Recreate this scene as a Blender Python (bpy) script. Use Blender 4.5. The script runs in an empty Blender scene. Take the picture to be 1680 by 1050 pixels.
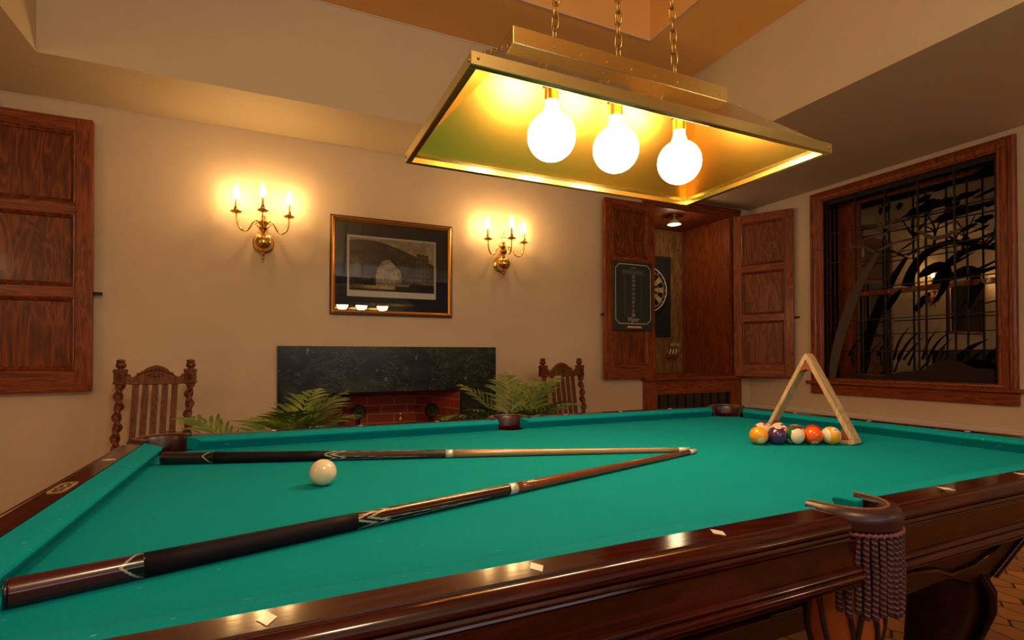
import bpy, bmesh, math, random
from mathutils import Vector, Matrix, Quaternion
random.seed(7)
PI = math.pi
scene = bpy.context.scene
COL = scene.collection
CAMZ = 1.06

# ------------------------------------------------------------------ camera
FPX, SHY = 847.5, 52.4
yaw, pitch, roll = math.radians(24.55), math.radians(.58), math.radians(.1)
fw = Vector((math.sin(yaw)*math.cos(pitch), math.cos(yaw)*math.cos(pitch), math.sin(pitch)))
rt0 = Vector((math.cos(yaw), -math.sin(yaw), 0))
dn0 = fw.cross(rt0)
rt = rt0*math.cos(roll)+dn0*math.sin(roll)
dn = -rt0*math.sin(roll)+dn0*math.cos(roll)
CAM = Vector((0, 0, CAMZ))
cam_d = bpy.data.cameras.new('camera')
cam = bpy.data.objects.new('camera', cam_d)
COL.objects.link(cam)
m3 = Matrix((rt, -dn, -fw)).transposed()
cam.matrix_world = Matrix.Translation(CAM) @ m3.to_4x4()
cam_d.sensor_width = 36
cam_d.sensor_fit = 'HORIZONTAL'
cam_d.lens = 36*FPX/1680
cam_d.shift_y = SHY/1680
cam_d.clip_start = .02
scene.camera = cam

def ray(x, y):
    return rt*((x-840)/FPX)+dn*((y-525-SHY)/FPX)+fw
def at(ax, v, x, y):
    """point of the real plane ax=v seen at photo position x,y"""
    i = 'XYZ'.index(ax)
    r = ray(x, y)
    return CAM+r*((v-CAM[i])/r[i])

# ------------------------------------------------------------------ helpers
def BM():
    return bmesh.new()

def box(bm, lo, hi):
    lo, hi = Vector(lo), Vector(hi)
    vs = [bm.verts.new((lo.x if i & 1 == 0 else hi.x, lo.y if i & 2 == 0 else hi.y, lo.z if i & 4 == 0 else hi.z)) for i in range(8)]
    for f in ((0, 2, 3, 1), (4, 5, 7, 6), (0, 1, 5, 4), (2, 6, 7, 3), (0, 4, 6, 2), (1, 3, 7, 5)):
        bm.faces.new([vs[i] for i in f])
    return vs

def obox(bm, c, ax, ay, az, hx, hy, hz):
    """oriented box"""
    c, ax, ay, az = Vector(c), Vector(ax), Vector(ay), Vector(az)
    vs = [bm.verts.new(c+ax*(hx if i & 1 else -hx)+ay*(hy if i & 2 else -hy)+az*(hz if i & 4 else -hz)) for i in range(8)]
    for f in ((0, 2, 3, 1), (4, 5, 7, 6), (0, 1, 5, 4), (2, 6, 7, 3), (0, 4, 6, 2), (1, 3, 7, 5)):
        bm.faces.new([vs[i] for i in f])

def frame_axes(t):
    t = Vector(t).normalized()
    up = Vector((0, 0, 1)) if abs(t.z) < .95 else Vector((1, 0, 0))
    a = t.cross(up).normalized()
    return a, t.cross(a).normalized()

def tube(bm, pts, r, seg=10, closed=False, cap=True, flat=None):
    """round bar along pts, radius r (number or list); parallel-transported"""
    pts = [Vector(p) for p in pts]
    n = len(pts)
    rs = r if isinstance(r, (list, tuple)) else [r]*n
    a = None
    rings = []
    for i, p in enumerate(pts):
        if closed:
            t = pts[(i+1) % n]-pts[i-1]
        else:
            t = pts[min(i+1, n-1)]-pts[max(i-1, 0)]
        t.normalize()
        if a is None:
            a, b = frame_axes(t)
        else:
            a = (a-t*a.dot(t)).normalized()
            b = t.cross(a)
        k = 1 if flat is None else flat
        rings.append([bm.verts.new(p+a*(rs[i]*math.cos(2*PI*j/seg))+b*(k*rs[i]*math.sin(2*PI*j/seg))) for j in range(seg)])
    m = n if closed else n-1
    for i in range(m):
        A, B = rings[i], rings[(i+1) % n]
        for j in range(seg):
            bm.faces.new((A[j], A[(j+1) % seg], B[(j+1) % seg], B[j]))
    if cap and not closed:
        bm.faces.new(rings[0][::-1])
        bm.faces.new(rings[-1])

def lathe(bm, prof, seg=32, c=(0, 0, 0), ax=(0, 0, 1)):
    """prof: (radius, height) turned about axis ax through c"""
    c, ax = Vector(c), Vector(ax).normalized()
    a, b = frame_axes(ax)
    rings = []
    for r, h in prof:
        if r < 1e-6:
            rings.append([bm.verts.new(c+ax*h)])
        else:
            rings.append([bm.verts.new(c+ax*h+a*(r*math.cos(2*PI*j/seg))+b*(r*math.sin(2*PI*j/seg))) for j in range(seg)])
    for A, B in zip(rings, rings[1:]):
        for j in range(seg):
            k = (j+1) % seg
            if len(A) == 1 and len(B) == 1:
                continue
            if len(A) == 1:
                bm.faces.new((A[0], B[j], B[k]))
            elif len(B) == 1:
                bm.faces.new((A[j], B[0], A[k]))
            else:
                bm.faces.new((A[j], A[k], B[k], B[j]))
    for R in (rings[0], rings[-1]):
        if len(R) > 2:
            bm.faces.new(R)

def loft(bm, rings, closed_ring=True, cap=True):
    vr = [[bm.verts.new(p) for p in r] for r in rings]
    n = len(vr[0])
    for A, B in zip(vr, vr[1:]):
        for j in range(n if closed_ring else n-1):
            k = (j+1) % n
            bm.faces.new((A[j], A[k], B[k], B[j]))
    if cap:
        bm.faces.new(vr[0])
        bm.faces.new(vr[-1])

def prism(bm, pts, off):
    """polygon pts (3d) extruded by vector off"""
    off = Vector(off)
    A = [bm.verts.new(p) for p in pts]
    B = [bm.verts.new(Vector(p)+off) for p in pts]
    bm.faces.new(A)
    bm.faces.new(B[::-1])
    n = len(A)
    for i in range(n):
        bm.faces.new((A[i], B[i], B[(i+1) % n], A[(i+1) % n]))

def ball(bm, c, r, u=32, v=16, sq=(1, 1, 1)):
    mtx = Matrix.Translation(Vector(c)) @ Matrix.Diagonal((*[r*s for s in sq], 1))
    bmesh.ops.create_uvsphere(bm, u_segments=u, v_segments=v, radius=1, matrix=mtx)

def loc_of(o):
    v = Vector((0, 0, 0))
    while o is not None:
        v += Vector(o.location)
        o = o.parent
    return v

def obj(name, bm, m, parent=None, world=True, smooth=None, bevel=0, bseg=2):
    """link bm as ONE mesh object; world=True: coordinates are room coordinates (unrotated parents)"""
    if world and parent is not None:
        bmesh.ops.translate(bm, verts=bm.verts, vec=-loc_of(parent))
    bmesh.ops.recalc_face_normals(bm, faces=bm.faces)
    me = bpy.data.meshes.new(name)
    bm.to_mesh(me)
    bm.free()
    for mm in (m if isinstance(m, (list, tuple)) else [m]):
        me.materials.append(mm)
    o = bpy.data.objects.new(name, me)
    COL.objects.link(o)
    if parent is not None:
        o.parent = parent
    if smooth:
        me.shade_smooth()
        if smooth is not True:
            me.set_sharp_from_angle(angle=math.radians(smooth))
    if bevel:
        md = o.modifiers.new('bevel', 'BEVEL')
        md.width = bevel
        md.segments = bseg
        md.limit_method = 'ANGLE'
        md.angle_limit = math.radians(40)
        md.harden_normals = False
    return o

def thing(name, label, cat, loc=(0, 0, 0), rz=0, group=None):
    o = bpy.data.objects.new(name, None)
    COL.objects.link(o)
    o.empty_display_size = .05
    o.location = loc
    o.rotation_euler = (0, 0, rz)
    return tag(o, label, cat, group)

def tag(o, label, cat, group=None):
    o['label'] = label
    o['category'] = cat
    if group:
        o['group'] = group
    return o

def struct(name, bm, m, parent=None, **k):
    o = obj(name, bm, m, parent, **k)
    if parent is None:
        o['kind'] = 'structure'
    return o

def dup(root, loc, rz, label=None, group=None):
    r = root.copy()
    COL.objects.link(r)
    r.location = loc
    r.rotation_euler = (0, 0, rz)
    if label:
        r['label'] = label
    if group:
        r['group'] = group
    def kids(src, dst):
        for ch in list(src.children):
            c = ch.copy()
            COL.objects.link(c)
            c.parent = dst
            kids(ch, c)
    kids(root, r)
    return r

def text_bm(body, size, place, depth=0.0, align='CENTER'):
    """letters as mesh; place(x, y) -> point in space"""
    cu = bpy.data.curves.new('txt', 'FONT')
    cu.body = body
    cu.size = size
    cu.align_x = align
    cu.align_y = 'CENTER'
    cu.resolution_u = 3
    o = bpy.data.objects.new('txt', cu)
    COL.objects.link(o)
    dg = bpy.context.evaluated_depsgraph_get()
    me = bpy.data.meshes.new_from_object(o.evaluated_get(dg))
    bm = bmesh.new()
    bm.from_mesh(me)
    for v in bm.verts:
        v.co = place(v.co.x, v.co.y)
    bpy.data.objects.remove(o)
    bpy.data.curves.remove(cu)
    bpy.data.meshes.remove(me)
    return bm

def thicken(bm, t=.0010):
    bmesh.ops.recalc_face_normals(bm, faces=bm.faces)
    for f in bm.faces:
        if f.normal.x > 0:
            f.normal_flip()
    r = bmesh.ops.extrude_face_region(bm, geom=bm.faces[:])
    for v in [e for e in r['geom'] if isinstance(e, bmesh.types.BMVert)]:
        v.co.x -= t

def merge(bm, other):
    me = bpy.data.meshes.new('tmp')
    other.to_mesh(me)
    other.free()
    bm.from_mesh(me)
    bpy.data.meshes.remove(me)

# ------------------------------------------------------------------ materials
def mat_base(name):
    m = bpy.data.materials.new(name)
    m.use_nodes = True
    nt = m.node_tree
    return m, nt, nt.nodes['Principled BSDF']

def N(nt, t, **k):
    n = nt.nodes.new(t)
    for a, b in k.items():
        setattr(n, a, b)
    return n

def math_n(nt, op, a, b=None, c=None):
    n = nt.nodes.new('ShaderNodeMath')
    n.operation = op
    for i, v in enumerate((a, b, c)):
        if v is None:
            continue
        if isinstance(v, (int, float)):
            n.inputs[i].default_value = v
        else:
            nt.links.new(v, n.inputs[i])
    return n.outputs[0]

def ramp(nt, fac, stops):
    r = nt.nodes.new('ShaderNodeValToRGB')
    while len(r.color_ramp.elements) < len(stops):
        r.color_ramp.elements.new(.5)
    for e, (p, c) in zip(r.color_ramp.elements, stops):
        e.position = p
        e.color = (*c, 1)
    nt.links.new(fac, r.inputs[0])
    return r.outputs[0]

def coords(nt, scale=(1, 1, 1), kind='Object', rot=(0, 0, 0)):
    tc = nt.nodes.new('ShaderNodeTexCoord')
    mp = nt.nodes.new('ShaderNodeMapping')
    mp.inputs['Scale'].default_value = scale
    mp.inputs['Rotation'].default_value = rot
    nt.links.new(tc.outputs[kind], mp.inputs[0])
    return mp.outputs[0]

def noise(nt, vec, scale, detail=4, rough=.55, dist=0):
    n = nt.nodes.new('ShaderNodeTexNoise')
    n.inputs['Scale'].default_value = scale
    n.inputs['Detail'].default_value = detail
    n.inputs['Roughness'].default_value = rough
    n.inputs['Distortion'].default_value = dist
    nt.links.new(vec, n.inputs['Vector'])
    return n.outputs['Fac']

def bump(nt, b, h, strength=.2, dist=.002):
    n = nt.nodes.new('ShaderNodeBump')
    n.inputs['Strength'].default_value = strength
    n.inputs['Distance'].default_value = dist
    nt.links.new(h, n.inputs['Height'])
    nt.links.new(n.outputs[0], b.inputs['Normal'])

def plain(name, c, rough=.5, metal=0, coat=0, spec=.5, crough=.05, sheen=0):
    m, nt, b = mat_base(name)
    b.inputs['Base Color'].default_value = (*c, 1)
    b.inputs['Roughness'].default_value = rough
    b.inputs['Metallic'].default_value = metal
    b.inputs['Coat Weight'].default_value = coat
    b.inputs['Coat Roughness'].default_value = crough
    b.inputs['Specular IOR Level'].default_value = spec
    b.inputs['Sheen Weight'].default_value = sheen
    return m

def plaster(name, c, var=.06, rough=.75):
    m, nt, b = mat_base(name)
    v = coords(nt)
    f = noise(nt, v, 2.2, 6, .6)
    dk = tuple(x*(1-var) for x in c)
    lt = tuple(min(1, x*(1+var)) for x in c)
    nt.links.new(ramp(nt, f, [(.3, dk), (.7, lt)]), b.inputs['Base Color'])
    b.inputs['Roughness'].default_value = rough
    b.inputs['Specular IOR Level'].default_value = .35
    bump(nt, b, noise(nt, v, 9, 6, .65), .25, .006)
    return m

def wood(name, dark, mid, light, axis='Z', rough=.42, coat=.12, grain=1.0, spec=.4):
    """stained timber, grain running along axis"""
    m, nt, b = mat_base(name)
    i = 'XYZ'.index(axis)
    s1 = [16*grain]*3
    s1[i] = 1.3
    s2 = [160*grain]*3
    s2[i] = 5
    v1, v2 = coords(nt, s1), coords(nt, s2)
    n1 = noise(nt, v1, 1.0, 3, .5, 1.2)
    # cathedral lines
    rings = math_n(nt, 'FRACT', math_n(nt, 'MULTIPLY', n1, 9))
    tri = math_n(nt, 'ABSOLUTE', math_n(nt, 'SUBTRACT', rings, .5))
    n2 = noise(nt, v2, 1.0, 2, .6)
    f = math_n(nt, 'ADD', math_n(nt, 'MULTIPLY', tri, .9), math_n(nt, 'MULTIPLY', n2, .55))
    nt.links.new(ramp(nt, f, [(.22, dark), (.5, mid), (.8, light)]), b.inputs['Base Color'])
    b.inputs['Roughness'].default_value = rough
    b.inputs['Coat Weight'].default_value = coat
    b.inputs['Coat Roughness'].default_value = .15
    b.inputs['Specular IOR Level'].default_value = spec
    bump(nt, b, n2, .06, .001)
    return m

def vcol(name, rough=.5, metal=0, coat=0):
    m, nt, b = mat_base(name)
    a = N(nt, 'ShaderNodeVertexColor', layer_name='Col')
    nt.links.new(a.outputs[0], b.inputs['Base Color'])
    b.inputs['Roughness'].default_value = rough
    b.inputs['Metallic'].default_value = metal
    b.inputs['Coat Weight'].default_value = coat
    return m

def glow(name, c, s):
    m, nt, b = mat_base(name)
    b.inputs['Base Color'].default_value = (.9, .9, .9, 1)
    b.inputs['Emission Color'].default_value = (*c, 1)
    b.inputs['Emission Strength'].default_value = s
    return m

OAK_D, OAK_M, OAK_L = (.095, .0135, .0012), (.205, .038, .003), (.32, .072, .007)
M = {}
M['wall'] = plaster('wall plaster', (.60, .465, .325))
M['wall_right'] = plaster('right wall plaster', (.60, .465, .325))
M['ceiling'] = plaster('ceiling paint', (.60, .49, .33), .03, .6)
M['ring'] = plaster('warm-lit upper ceiling', (.86, .46, .14), .03, .65)  # deeper orange than the ceiling: warm light put into the colour
M['trim_white'] = plain('white trim paint', (.66, .56, .50), .4)
M['oak_z'] = wood('oak upright', OAK_D, OAK_M, OAK_L, 'Z')
M['oak_x'] = wood('oak across', OAK_D, OAK_M, OAK_L, 'X')
M['oak_y'] = wood('oak deep', OAK_D, OAK_M, OAK_L, 'Y')
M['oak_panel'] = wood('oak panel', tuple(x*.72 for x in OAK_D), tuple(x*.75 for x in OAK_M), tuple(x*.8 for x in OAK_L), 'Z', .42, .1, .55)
M['ply'] = wood('light oak board', (.10, .042, .011), (.22, .105, .032), (.32, .17, .058), 'Z', .45, .2, .6)
M['chair'] = wood('chair oak', (.05, .011, .003), (.12, .027, .006), (.19, .050, .012), 'Z', .42, .1)
M['mahog'] = wood('mahogany', (.015, .0011, .0011), (.031, .0025, .0019), (.052, .006, .0035), 'X', .12, .0, .7, .34)
M['mahog_dark'] = wood('mahogany base', (.009, .0010, .0010), (.017, .0018, .0016), (.028, .0035, .0025), 'X', .34, .0, .7, .25)
M['leather'] = plain('burgundy leather', (.030, .007, .011), .38, coat=.15, crough=.25)
M['leather_tan'] = plain('tan leather', (.42, .12, .025), .5)
M['strap'] = plain('dark strap leather', (.018, .006, .006), .5)
M['brass'] = plain('polished brass', (.80, .52, .16), .16, 1)
M['brass_shade'] = plain('brass sheet', (.66, .58, .40), .10, 1)
M['brass_shade2'] = plain('brass rim', (.82, .74, .36), .2, 1)
M['brass_in'] = plain('brass reflector', (.93, .46, .065), .36, 1)
M['brass_old'] = plain('antique brass', (.50, .34, .11), .28, 1)
M['iron'] = plain('black iron', (.02, .017, .016), .5, .6)
M['lead'] = plain('lead came', (.012, .009, .009), .5, .5)
M['steel'] = plain('silver collar', (.66, .64, .62), .4, .5)
M['black'] = plain('black lacquer', (.008, .007, .008), .3, coat=.3)
M['wrap'] = plain('black linen wrap', (.008, .006, .011), .55, spec=.12)
M['ivory'] = plain('ivory white', (.72, .66, .54), .25, coat=.4)
M['sleeve'] = plain('candle sleeve', (.70, .52, .36), .5)
M['pearl'] = plain('mother of pearl', (.85, .78, .72), .2, coat=.5)
M['night'] = plain('night outside', (.004, .004, .006), .9)
M['globe'] = glow('globe bulb', (1.0, .78, .47), 42)
M['flame'] = glow('candle bulb', (1.0, .60, .225), 130)
M['chalk'] = plain('chalk sticks', (.75, .66, .56), .8)
M['tray'] = plain('tan chalk tray', (.50, .22, .08), .6)
M['blackboard'] = plain('green chalkboard', (.022, .030, .020), .55)
M['chalkline'] = plain('chalk white print', (.50, .48, .45), .7)
M['chalkfaint'] = plain('faint print', (.16, .165, .15), .7)
M['felt_black'] = plain('black backing felt', (.010, .010, .009), .8)
M['navy'] = plain('navy mat board', (.018, .022, .036), .8)
M['paper'] = plain('print paper', (.80, .74, .62), .8)
M['gold'] = plain('gilt frame', (.62, .27, .045), .3, .75)
M['gold_dark'] = plain('dark frame edge', (.05, .015, .006), .35)
M['pot'] = plain('terracotta pot', (.30, .10, .05), .8)
M['soil'] = plain('soil', (.02, .012, .008), .95)
M['tassel'] = plain('mauve cord', (.16, .050, .070), .7)
M['tassel_dark'] = plain('mauve cord shade', (.10, .03, .045), .7)
M['col'] = vcol('painted colours', .55)
M['col_gloss'] = vcol('lacquer colours', .22, 0, .15)
M['print'] = vcol('ink print', .8)

def felt(name, c, marks):
    m, nt, b = mat_base(name)
    v = coords(nt)
    f = noise(nt, v, 260, 3, .7)
    f2 = noise(nt, v, 3, 4, .6)
    base = ramp(nt, math_n(nt, 'ADD', math_n(nt, 'MULTIPLY', f, .6), math_n(nt, 'MULTIPLY', f2, .4)),
                [(.35, tuple(x*.90 for x in c)), (.65, tuple(x*1.08 for x in c))])
    # chalk specks and scuffs
    v2 = coords(nt, (34, 90, 60), rot=(0, 0, .35))
    sp = noise(nt, v2, 1.0, 3, .65)
    k = nt.nodes.new('ShaderNodeMapRange')
    k.inputs['From Min'].default_value = .74-marks
    k.inputs['From Max'].default_value = .82-marks
    k.inputs['To Max'].default_value = .55
    nt.links.new(sp, k.inputs[0])
    mx = N(nt, 'ShaderNodeMix', data_type='RGBA')
    nt.links.new(k.outputs[0], mx.inputs['Factor'])
    nt.links.new(base, mx.inputs['A'])
    mx.inputs['B'].default_value = (.25, .55, .46, 1)
    nt.links.new(mx.outputs['Result'], b.inputs['Base Color'])
    b.inputs['Roughness'].default_value = .9
    b.inputs['Specular IOR Level'].default_value = .06
    bump(nt, b, f, .25, .0008)
    return m
FELT = (.001, .250, .310)
M['felt'] = felt('green cloth', FELT, .03)
M['felt_rail'] = felt('green rail cloth', FELT, .085)

def marble():
    m, nt, b = mat_base('dark green marble')
    v = coords(nt)
    f = noise(nt, v, 5, 8, .65, 1.5)
    base = ramp(nt, f, [(.3, (.004, .006, .006)), (.5, (.014, .018, .015)), (.7, (.045, .050, .042))])
    vo = noise(nt, coords(nt, (3, 3, 6), rot=(0, .6, 0)), 2.0, 8, .6, 2.5)
    vein = math_n(nt, 'ABSOLUTE', math_n(nt, 'SUBTRACT', vo, .5))
    msk = math_n(nt, 'MULTIPLY', math_n(nt, 'LESS_THAN', vein, .006), math_n(nt, 'GREATER_THAN', noise(nt, v, 4, 2, .5), .5))
    sp = math_n(nt, 'GREATER_THAN', noise(nt, coords(nt, (14, 14, 8)), 1.6, 2, .5), .74)
    msk = math_n(nt, 'MULTIPLY', math_n(nt, 'MAXIMUM', msk, sp), .55)
    mx = N(nt, 'ShaderNodeMix', data_type='RGBA')
    nt.links.new(msk, mx.inputs['Factor'])
    nt.links.new(base, mx.inputs['A'])
    mx.inputs['B'].default_value = (.22, .25, .23, 1)
    nt.links.new(mx.outputs['Result'], b.inputs['Base Color'])
    b.inputs['Roughness'].default_value = .3
    b.inputs['Specular IOR Level'].default_value = .25
    return m
M['marble'] = marble()

def brick(name, a):
    m, nt, b = mat_base(name)
    tc = N(nt, 'ShaderNodeTexCoord')
    sx = N(nt, 'ShaderNodeSeparateXYZ')
    cb = N(nt, 'ShaderNodeCombineXYZ')
    nt.links.new(tc.outputs['Object'], sx.inputs[0])
    nt.links.new(sx.outputs[a], cb.inputs[0])
    nt.links.new(sx.outputs[2], cb.inputs[1])
    br = N(nt, 'ShaderNodeTexBrick')
    br.inputs['Scale'].default_value = 1
    br.inputs['Brick Width'].default_value = .205
    br.inputs['Row Height'].default_value = .0685
    br.inputs['Mortar Size'].default_value = .005
    br.inputs['Mortar Smooth'].default_value = .3
    br.inputs['Color1'].default_value = (.40, .060, .020, 1)
    br.inputs['Color2'].default_value = (.28, .040, .016, 1)
    br.inputs['Mortar'].default_value = (.46, .22, .10, 1)
    nt.links.new(cb.outputs[0], br.inputs['Vector'])
    nt.links.new(br.outputs['Color'], b.inputs['Base Color'])
    b.inputs['Roughness'].default_value = .85
    bump(nt, b, math_n(nt, 'SUBTRACT', 1.0, br.outputs['Fac']), .5, .004)
    return m
M['brick_x'] = brick('firebrick back', 0)
M['brick_y'] = brick('firebrick side', 1)

def hex_tile():
    m, nt, b = mat_base('terracotta hexagon tiles')
    tc = N(nt, 'ShaderNodeTexCoord')
    mp = N(nt, 'ShaderNodeMapping')
    mp.inputs['Scale'].default_value = (1/.105, 1/.165, 1)
    mp.inputs['Rotation'].default_value = (0, 0, .18)
    nt.links.new(tc.outputs['Object'], mp.inputs[0])
    S = (1.0, 1.7320508, 1.0)
    def vm(op, a, bb=None):
        n = N(nt, 'ShaderNodeVectorMath', operation=op)
        nt.links.new(a, n.inputs[0])
        if bb is not None:
            if isinstance(bb, tuple):
                n.inputs[1].default_value = bb
            else:
                nt.links.new(bb, n.inputs[1])
        return n
    flat = vm('MULTIPLY', mp.outputs[0], (1, 1, 0)).outputs[0]
    def cell(off):
        p = vm('SUBTRACT', flat, off).outputs[0]
        q = vm('DIVIDE', p, S).outputs[0]
        fr = vm('FRACTION', q).outputs[0]
        h = vm('SUBTRACT', fr, (.5, .5, 0)).outputs[0]
        return vm('MULTIPLY', vm('MULTIPLY', h, S).outputs[0], (1, 1, 0)).outputs[0]
    A, B = cell((0, 0, 0)), cell((.5, .8660254, 0))
    la, lb = vm('LENGTH', A).outputs['Value'], vm('LENGTH', B).outputs['Value']
    sel = math_n(nt, 'LESS_THAN', la, lb)
    mx = N(nt, 'ShaderNodeMix', data_type='VECTOR')
    nt.links.new(sel, mx.inputs['Factor'])
    nt.links.new(B, mx.inputs[4])
    nt.links.new(A, mx.inputs[5])
    g = mx.outputs[1]
    ab = vm('ABSOLUTE', g).outputs[0]
    d1 = vm('DOT_PRODUCT', ab, (.5, .8660254, 0)).outputs['Value']
    sx = N(nt, 'ShaderNodeSeparateXYZ')
    nt.links.new(ab, sx.inputs[0])
    d = math_n(nt, 'MAXIMUM', d1, sx.outputs[0])
    edge = math_n(nt, 'SUBTRACT', .5, d)
    cid = vm('SUBTRACT', flat, g).outputs[0]
    cid = vm('SNAP', vm('ADD', cid, (.01, .01, 0)).outputs[0], (.05, .05, .05)).outputs[0]
    wn = N(nt, 'ShaderNodeTexWhiteNoise', noise_dimensions='3D')
    nt.links.new(cid, wn.inputs['Vector'])
    col = ramp(nt, wn.outputs['Value'], [(0, (.34, .15, .045)), (.5, (.46, .215, .065)), (1, (.54, .22, .060))])
    gm = math_n(nt, 'GREATER_THAN', edge, .035)
    mc = N(nt, 'ShaderNodeMix', data_type='RGBA')
    nt.links.new(gm, mc.inputs['Factor'])
    mc.inputs['A'].default_value = (.05, .022, .010, 1)
    nt.links.new(col, mc.inputs['B'])
    nt.links.new(mc.outputs['Result'], b.inputs['Base Color'])
    b.inputs['Roughness'].default_value = .45
    bump(nt, b, gm, .5, .003)
    return m
M['tile'] = hex_tile()

def clear_glass(name, tint, ior, refl_rough=0.0):
    m = bpy.data.materials.new(name)
    m.use_nodes = True
    nt = m.node_tree
    nt.nodes.clear()
    o = N(nt, 'ShaderNodeOutputMaterial')
    t = N(nt, 'ShaderNodeBsdfTransparent')
    t.inputs[0].default_value = (*tint, 1)
    g = N(nt, 'ShaderNodeBsdfGlossy')
    g.inputs['Roughness'].default_value = refl_rough
    f = N(nt, 'ShaderNodeFresnel')
    f.inputs['IOR'].default_value = ior
    mx = N(nt, 'ShaderNodeMixShader')
    nt.links.new(f.outputs[0], mx.inputs[0])
    nt.links.new(t.outputs[0], mx.inputs[1])
    nt.links.new(g.outputs[0], mx.inputs[2])
    nt.links.new(mx.outputs[0], o.inputs[0])
    return m
M['pane'] = clear_glass('leaded pane glass', (.95, .93, .90), 1.08)
M['sash_glass'] = plain('dark sash glass', (.004, .004, .005), .0)
M['sash_glass'].node_tree.nodes['Principled BSDF'].inputs['IOR'].default_value = 3.2
M['pic_glass'] = clear_glass('picture glass', (.93, .93, .94), 1.5)
M['etch_black'] = plain('black etching', (.004, .003, .003), .9, spec=0)
M['etch_grey'] = plain('frosted etching', (.085, .062, .050), .9, spec=.1)
M['etch_brown'] = plain('brown etching', (.032, .018, .015), .9, spec=.1)

def leaf_mat():
    m, nt, b = mat_base('palm leaf')
    f = noise(nt, coords(nt), 9, 3, .6)
    nt.links.new(ramp(nt, f, [(.3, (.040, .095, .014)), (.55, (.12, .19, .026)), (.75, (.26, .31, .045))]), b.inputs['Base Color'])
    b.inputs['Roughness'].default_value = .4
    return m
M['leaf'] = leaf_mat()

# ------------------------------------------------------------------ room shell
WY, WX, CZ = 3.6, 4.175, 1.42+CAMZ          # back wall, right wall, low ceiling
XL, YF = -2.7, -2.3                          # unseen left and front walls
TH = .3

def wall_y(bm, y0, y1, x0, x1, z0, z1, holes):
    """slab with rectangular openings (x0,x1,z0,z1)"""
    xs = sorted({x0, x1, *[h[0] for h in holes], *[h[1] for h in holes]})
    zs = sorted({z0, z1, *[h[2] for h in holes], *[h[3] for h in holes]})
    for a, b in zip(xs, xs[1:]):
        for c, d in zip(zs, zs[1:]):
            if any(h[0] <= a and b <= h[1] and h[2] <= c and d <= h[3] for h in holes):
                continue
            box(bm, (a, y0, c), (b, y1, d))

# openings
FBX0, FBX1, FBZ = .281, 1.222, .825                     # firebox
NX0, NX1, NZ0, NZ1 = 2.957, 3.905, .885, 2.385           # dart niche
bm = BM()
wall_y(bm, WY, WY+.65, XL-.2, WX+.5, 0, CZ+.9, [(FBX0, FBX1, 0, FBZ), (NX0, NX1, NZ0, NZ1)])
bmesh.ops.remove_doubles(bm, verts=bm.verts, dist=1e-5)
struct('wall_back', bm, M['wall'])
WO = (1.70, 2.845, .885, 2.36)                          # window opening y0,y1,z0,z1
bm = BM()
for lo, hi in (((WX, YF, 0), (WX+.5, WO[0], CZ+.9)), ((WX, WO[1], 0), (WX+.5, WY, CZ+.9)),
               ((WX, WO[0], 0), (WX+.5, WO[1], WO[2])), ((WX, WO[0], WO[3]), (WX+.5, WO[1], CZ+.9))):
    box(bm, lo, hi)
struct('wall_right', bm, M['wall_right'])
bm = BM()
box(bm, (XL-.2, YF, 0), (XL, WY, CZ+.9))
struct('wall_left', bm, M['wall'])
bm = BM()
box(bm, (XL-.2, YF-.2, 0), (WX+.5, YF, CZ+.9))
struct('wall_front', bm, M['mahog_dark'])
bm = BM()
box(bm, (XL-.2, YF-.2, -.1), (WX+.5, WY+.65, 0))
struct('floor', bm, M['tile'])
# ceiling: low soffit round the room, tall vertical tray sides, upper ring and a raised centre
TX0, TX1, TY0, TY1 = -1.015, 2.72, -.9, 3.08
TZ = 2.008+CAMZ
bm = BM()
box(bm, (XL-.2, TY1, CZ), (WX+.5, WY+.65, TZ))
box(bm, (XL-.2, YF-.2, CZ), (WX+.5, TY0, TZ))
box(bm, (XL-.2, TY0, CZ), (TX0, TY1, TZ))
box(bm, (TX1, TY0, CZ), (WX+.5, TY1, TZ))
struct('ceiling', bm, M['ceiling'])
RX0, RX1, RY0, RY1 = -.45, 2.155, -.3, 2.60
RZ = TZ+.30
bm = BM()
box(bm, (XL-.2, RY1, TZ), (WX+.5, WY+.65, RZ))
box(bm, (XL-.2, YF-.2, TZ), (WX+.5, RY0, RZ))
box(bm, (XL-.2, RY0, TZ), (RX0, RY1, RZ))
box(bm, (RX1, RY0, TZ), (WX+.5, RY1, RZ))
struct('ceiling_upper', bm, M['ring'])
bm = BM()
box(bm, (XL-.2, YF-.2, RZ), (WX+.5, WY+.65, RZ+.1))
struct('ceiling_recess', bm, M['ceiling'])
# thin painted beads at both edges of the ring
bm = BM()
for (x0, x1, y0, y1) in ((TX0, TX1, TY0, TY1), (RX0, RX1, RY0, RY1)):
    r = .006
    box(bm, (x0, y1-r, TZ-r), (x1, y1+r*.1, TZ))
    box(bm, (x0, y0, TZ-r), (x1, y0+r, TZ))
    box(bm, (x0, y0, TZ-r), (x0+r, y1, TZ))
    box(bm, (x1-r, y0, TZ-r), (x1, y1, TZ))
struct('trim_1', bm, M['trim_white'])
# pale ledge along the right wall, low down
bm = BM()
prof = [(0, .575), (-.055, .575), (-.06, .582), (-.06, .590), (-.052, .596), (-.035, .600), (-.030, .608), (-.012, .612), (0, .616)]
prism(bm, [(WX+a, YF, z) for a, z in prof], (0, WY-YF, 0))
struct('trim_2', bm, M['trim_white'], smooth=30)
bm = BM()
box(bm, (XL, WY-.018, 0), (.02, WY, .16))
box(bm, (1.50, WY-.018, 0), (2.88, WY, .16))
struct('baseboard_back', bm, M['oak_x'], bevel=.004)

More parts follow.
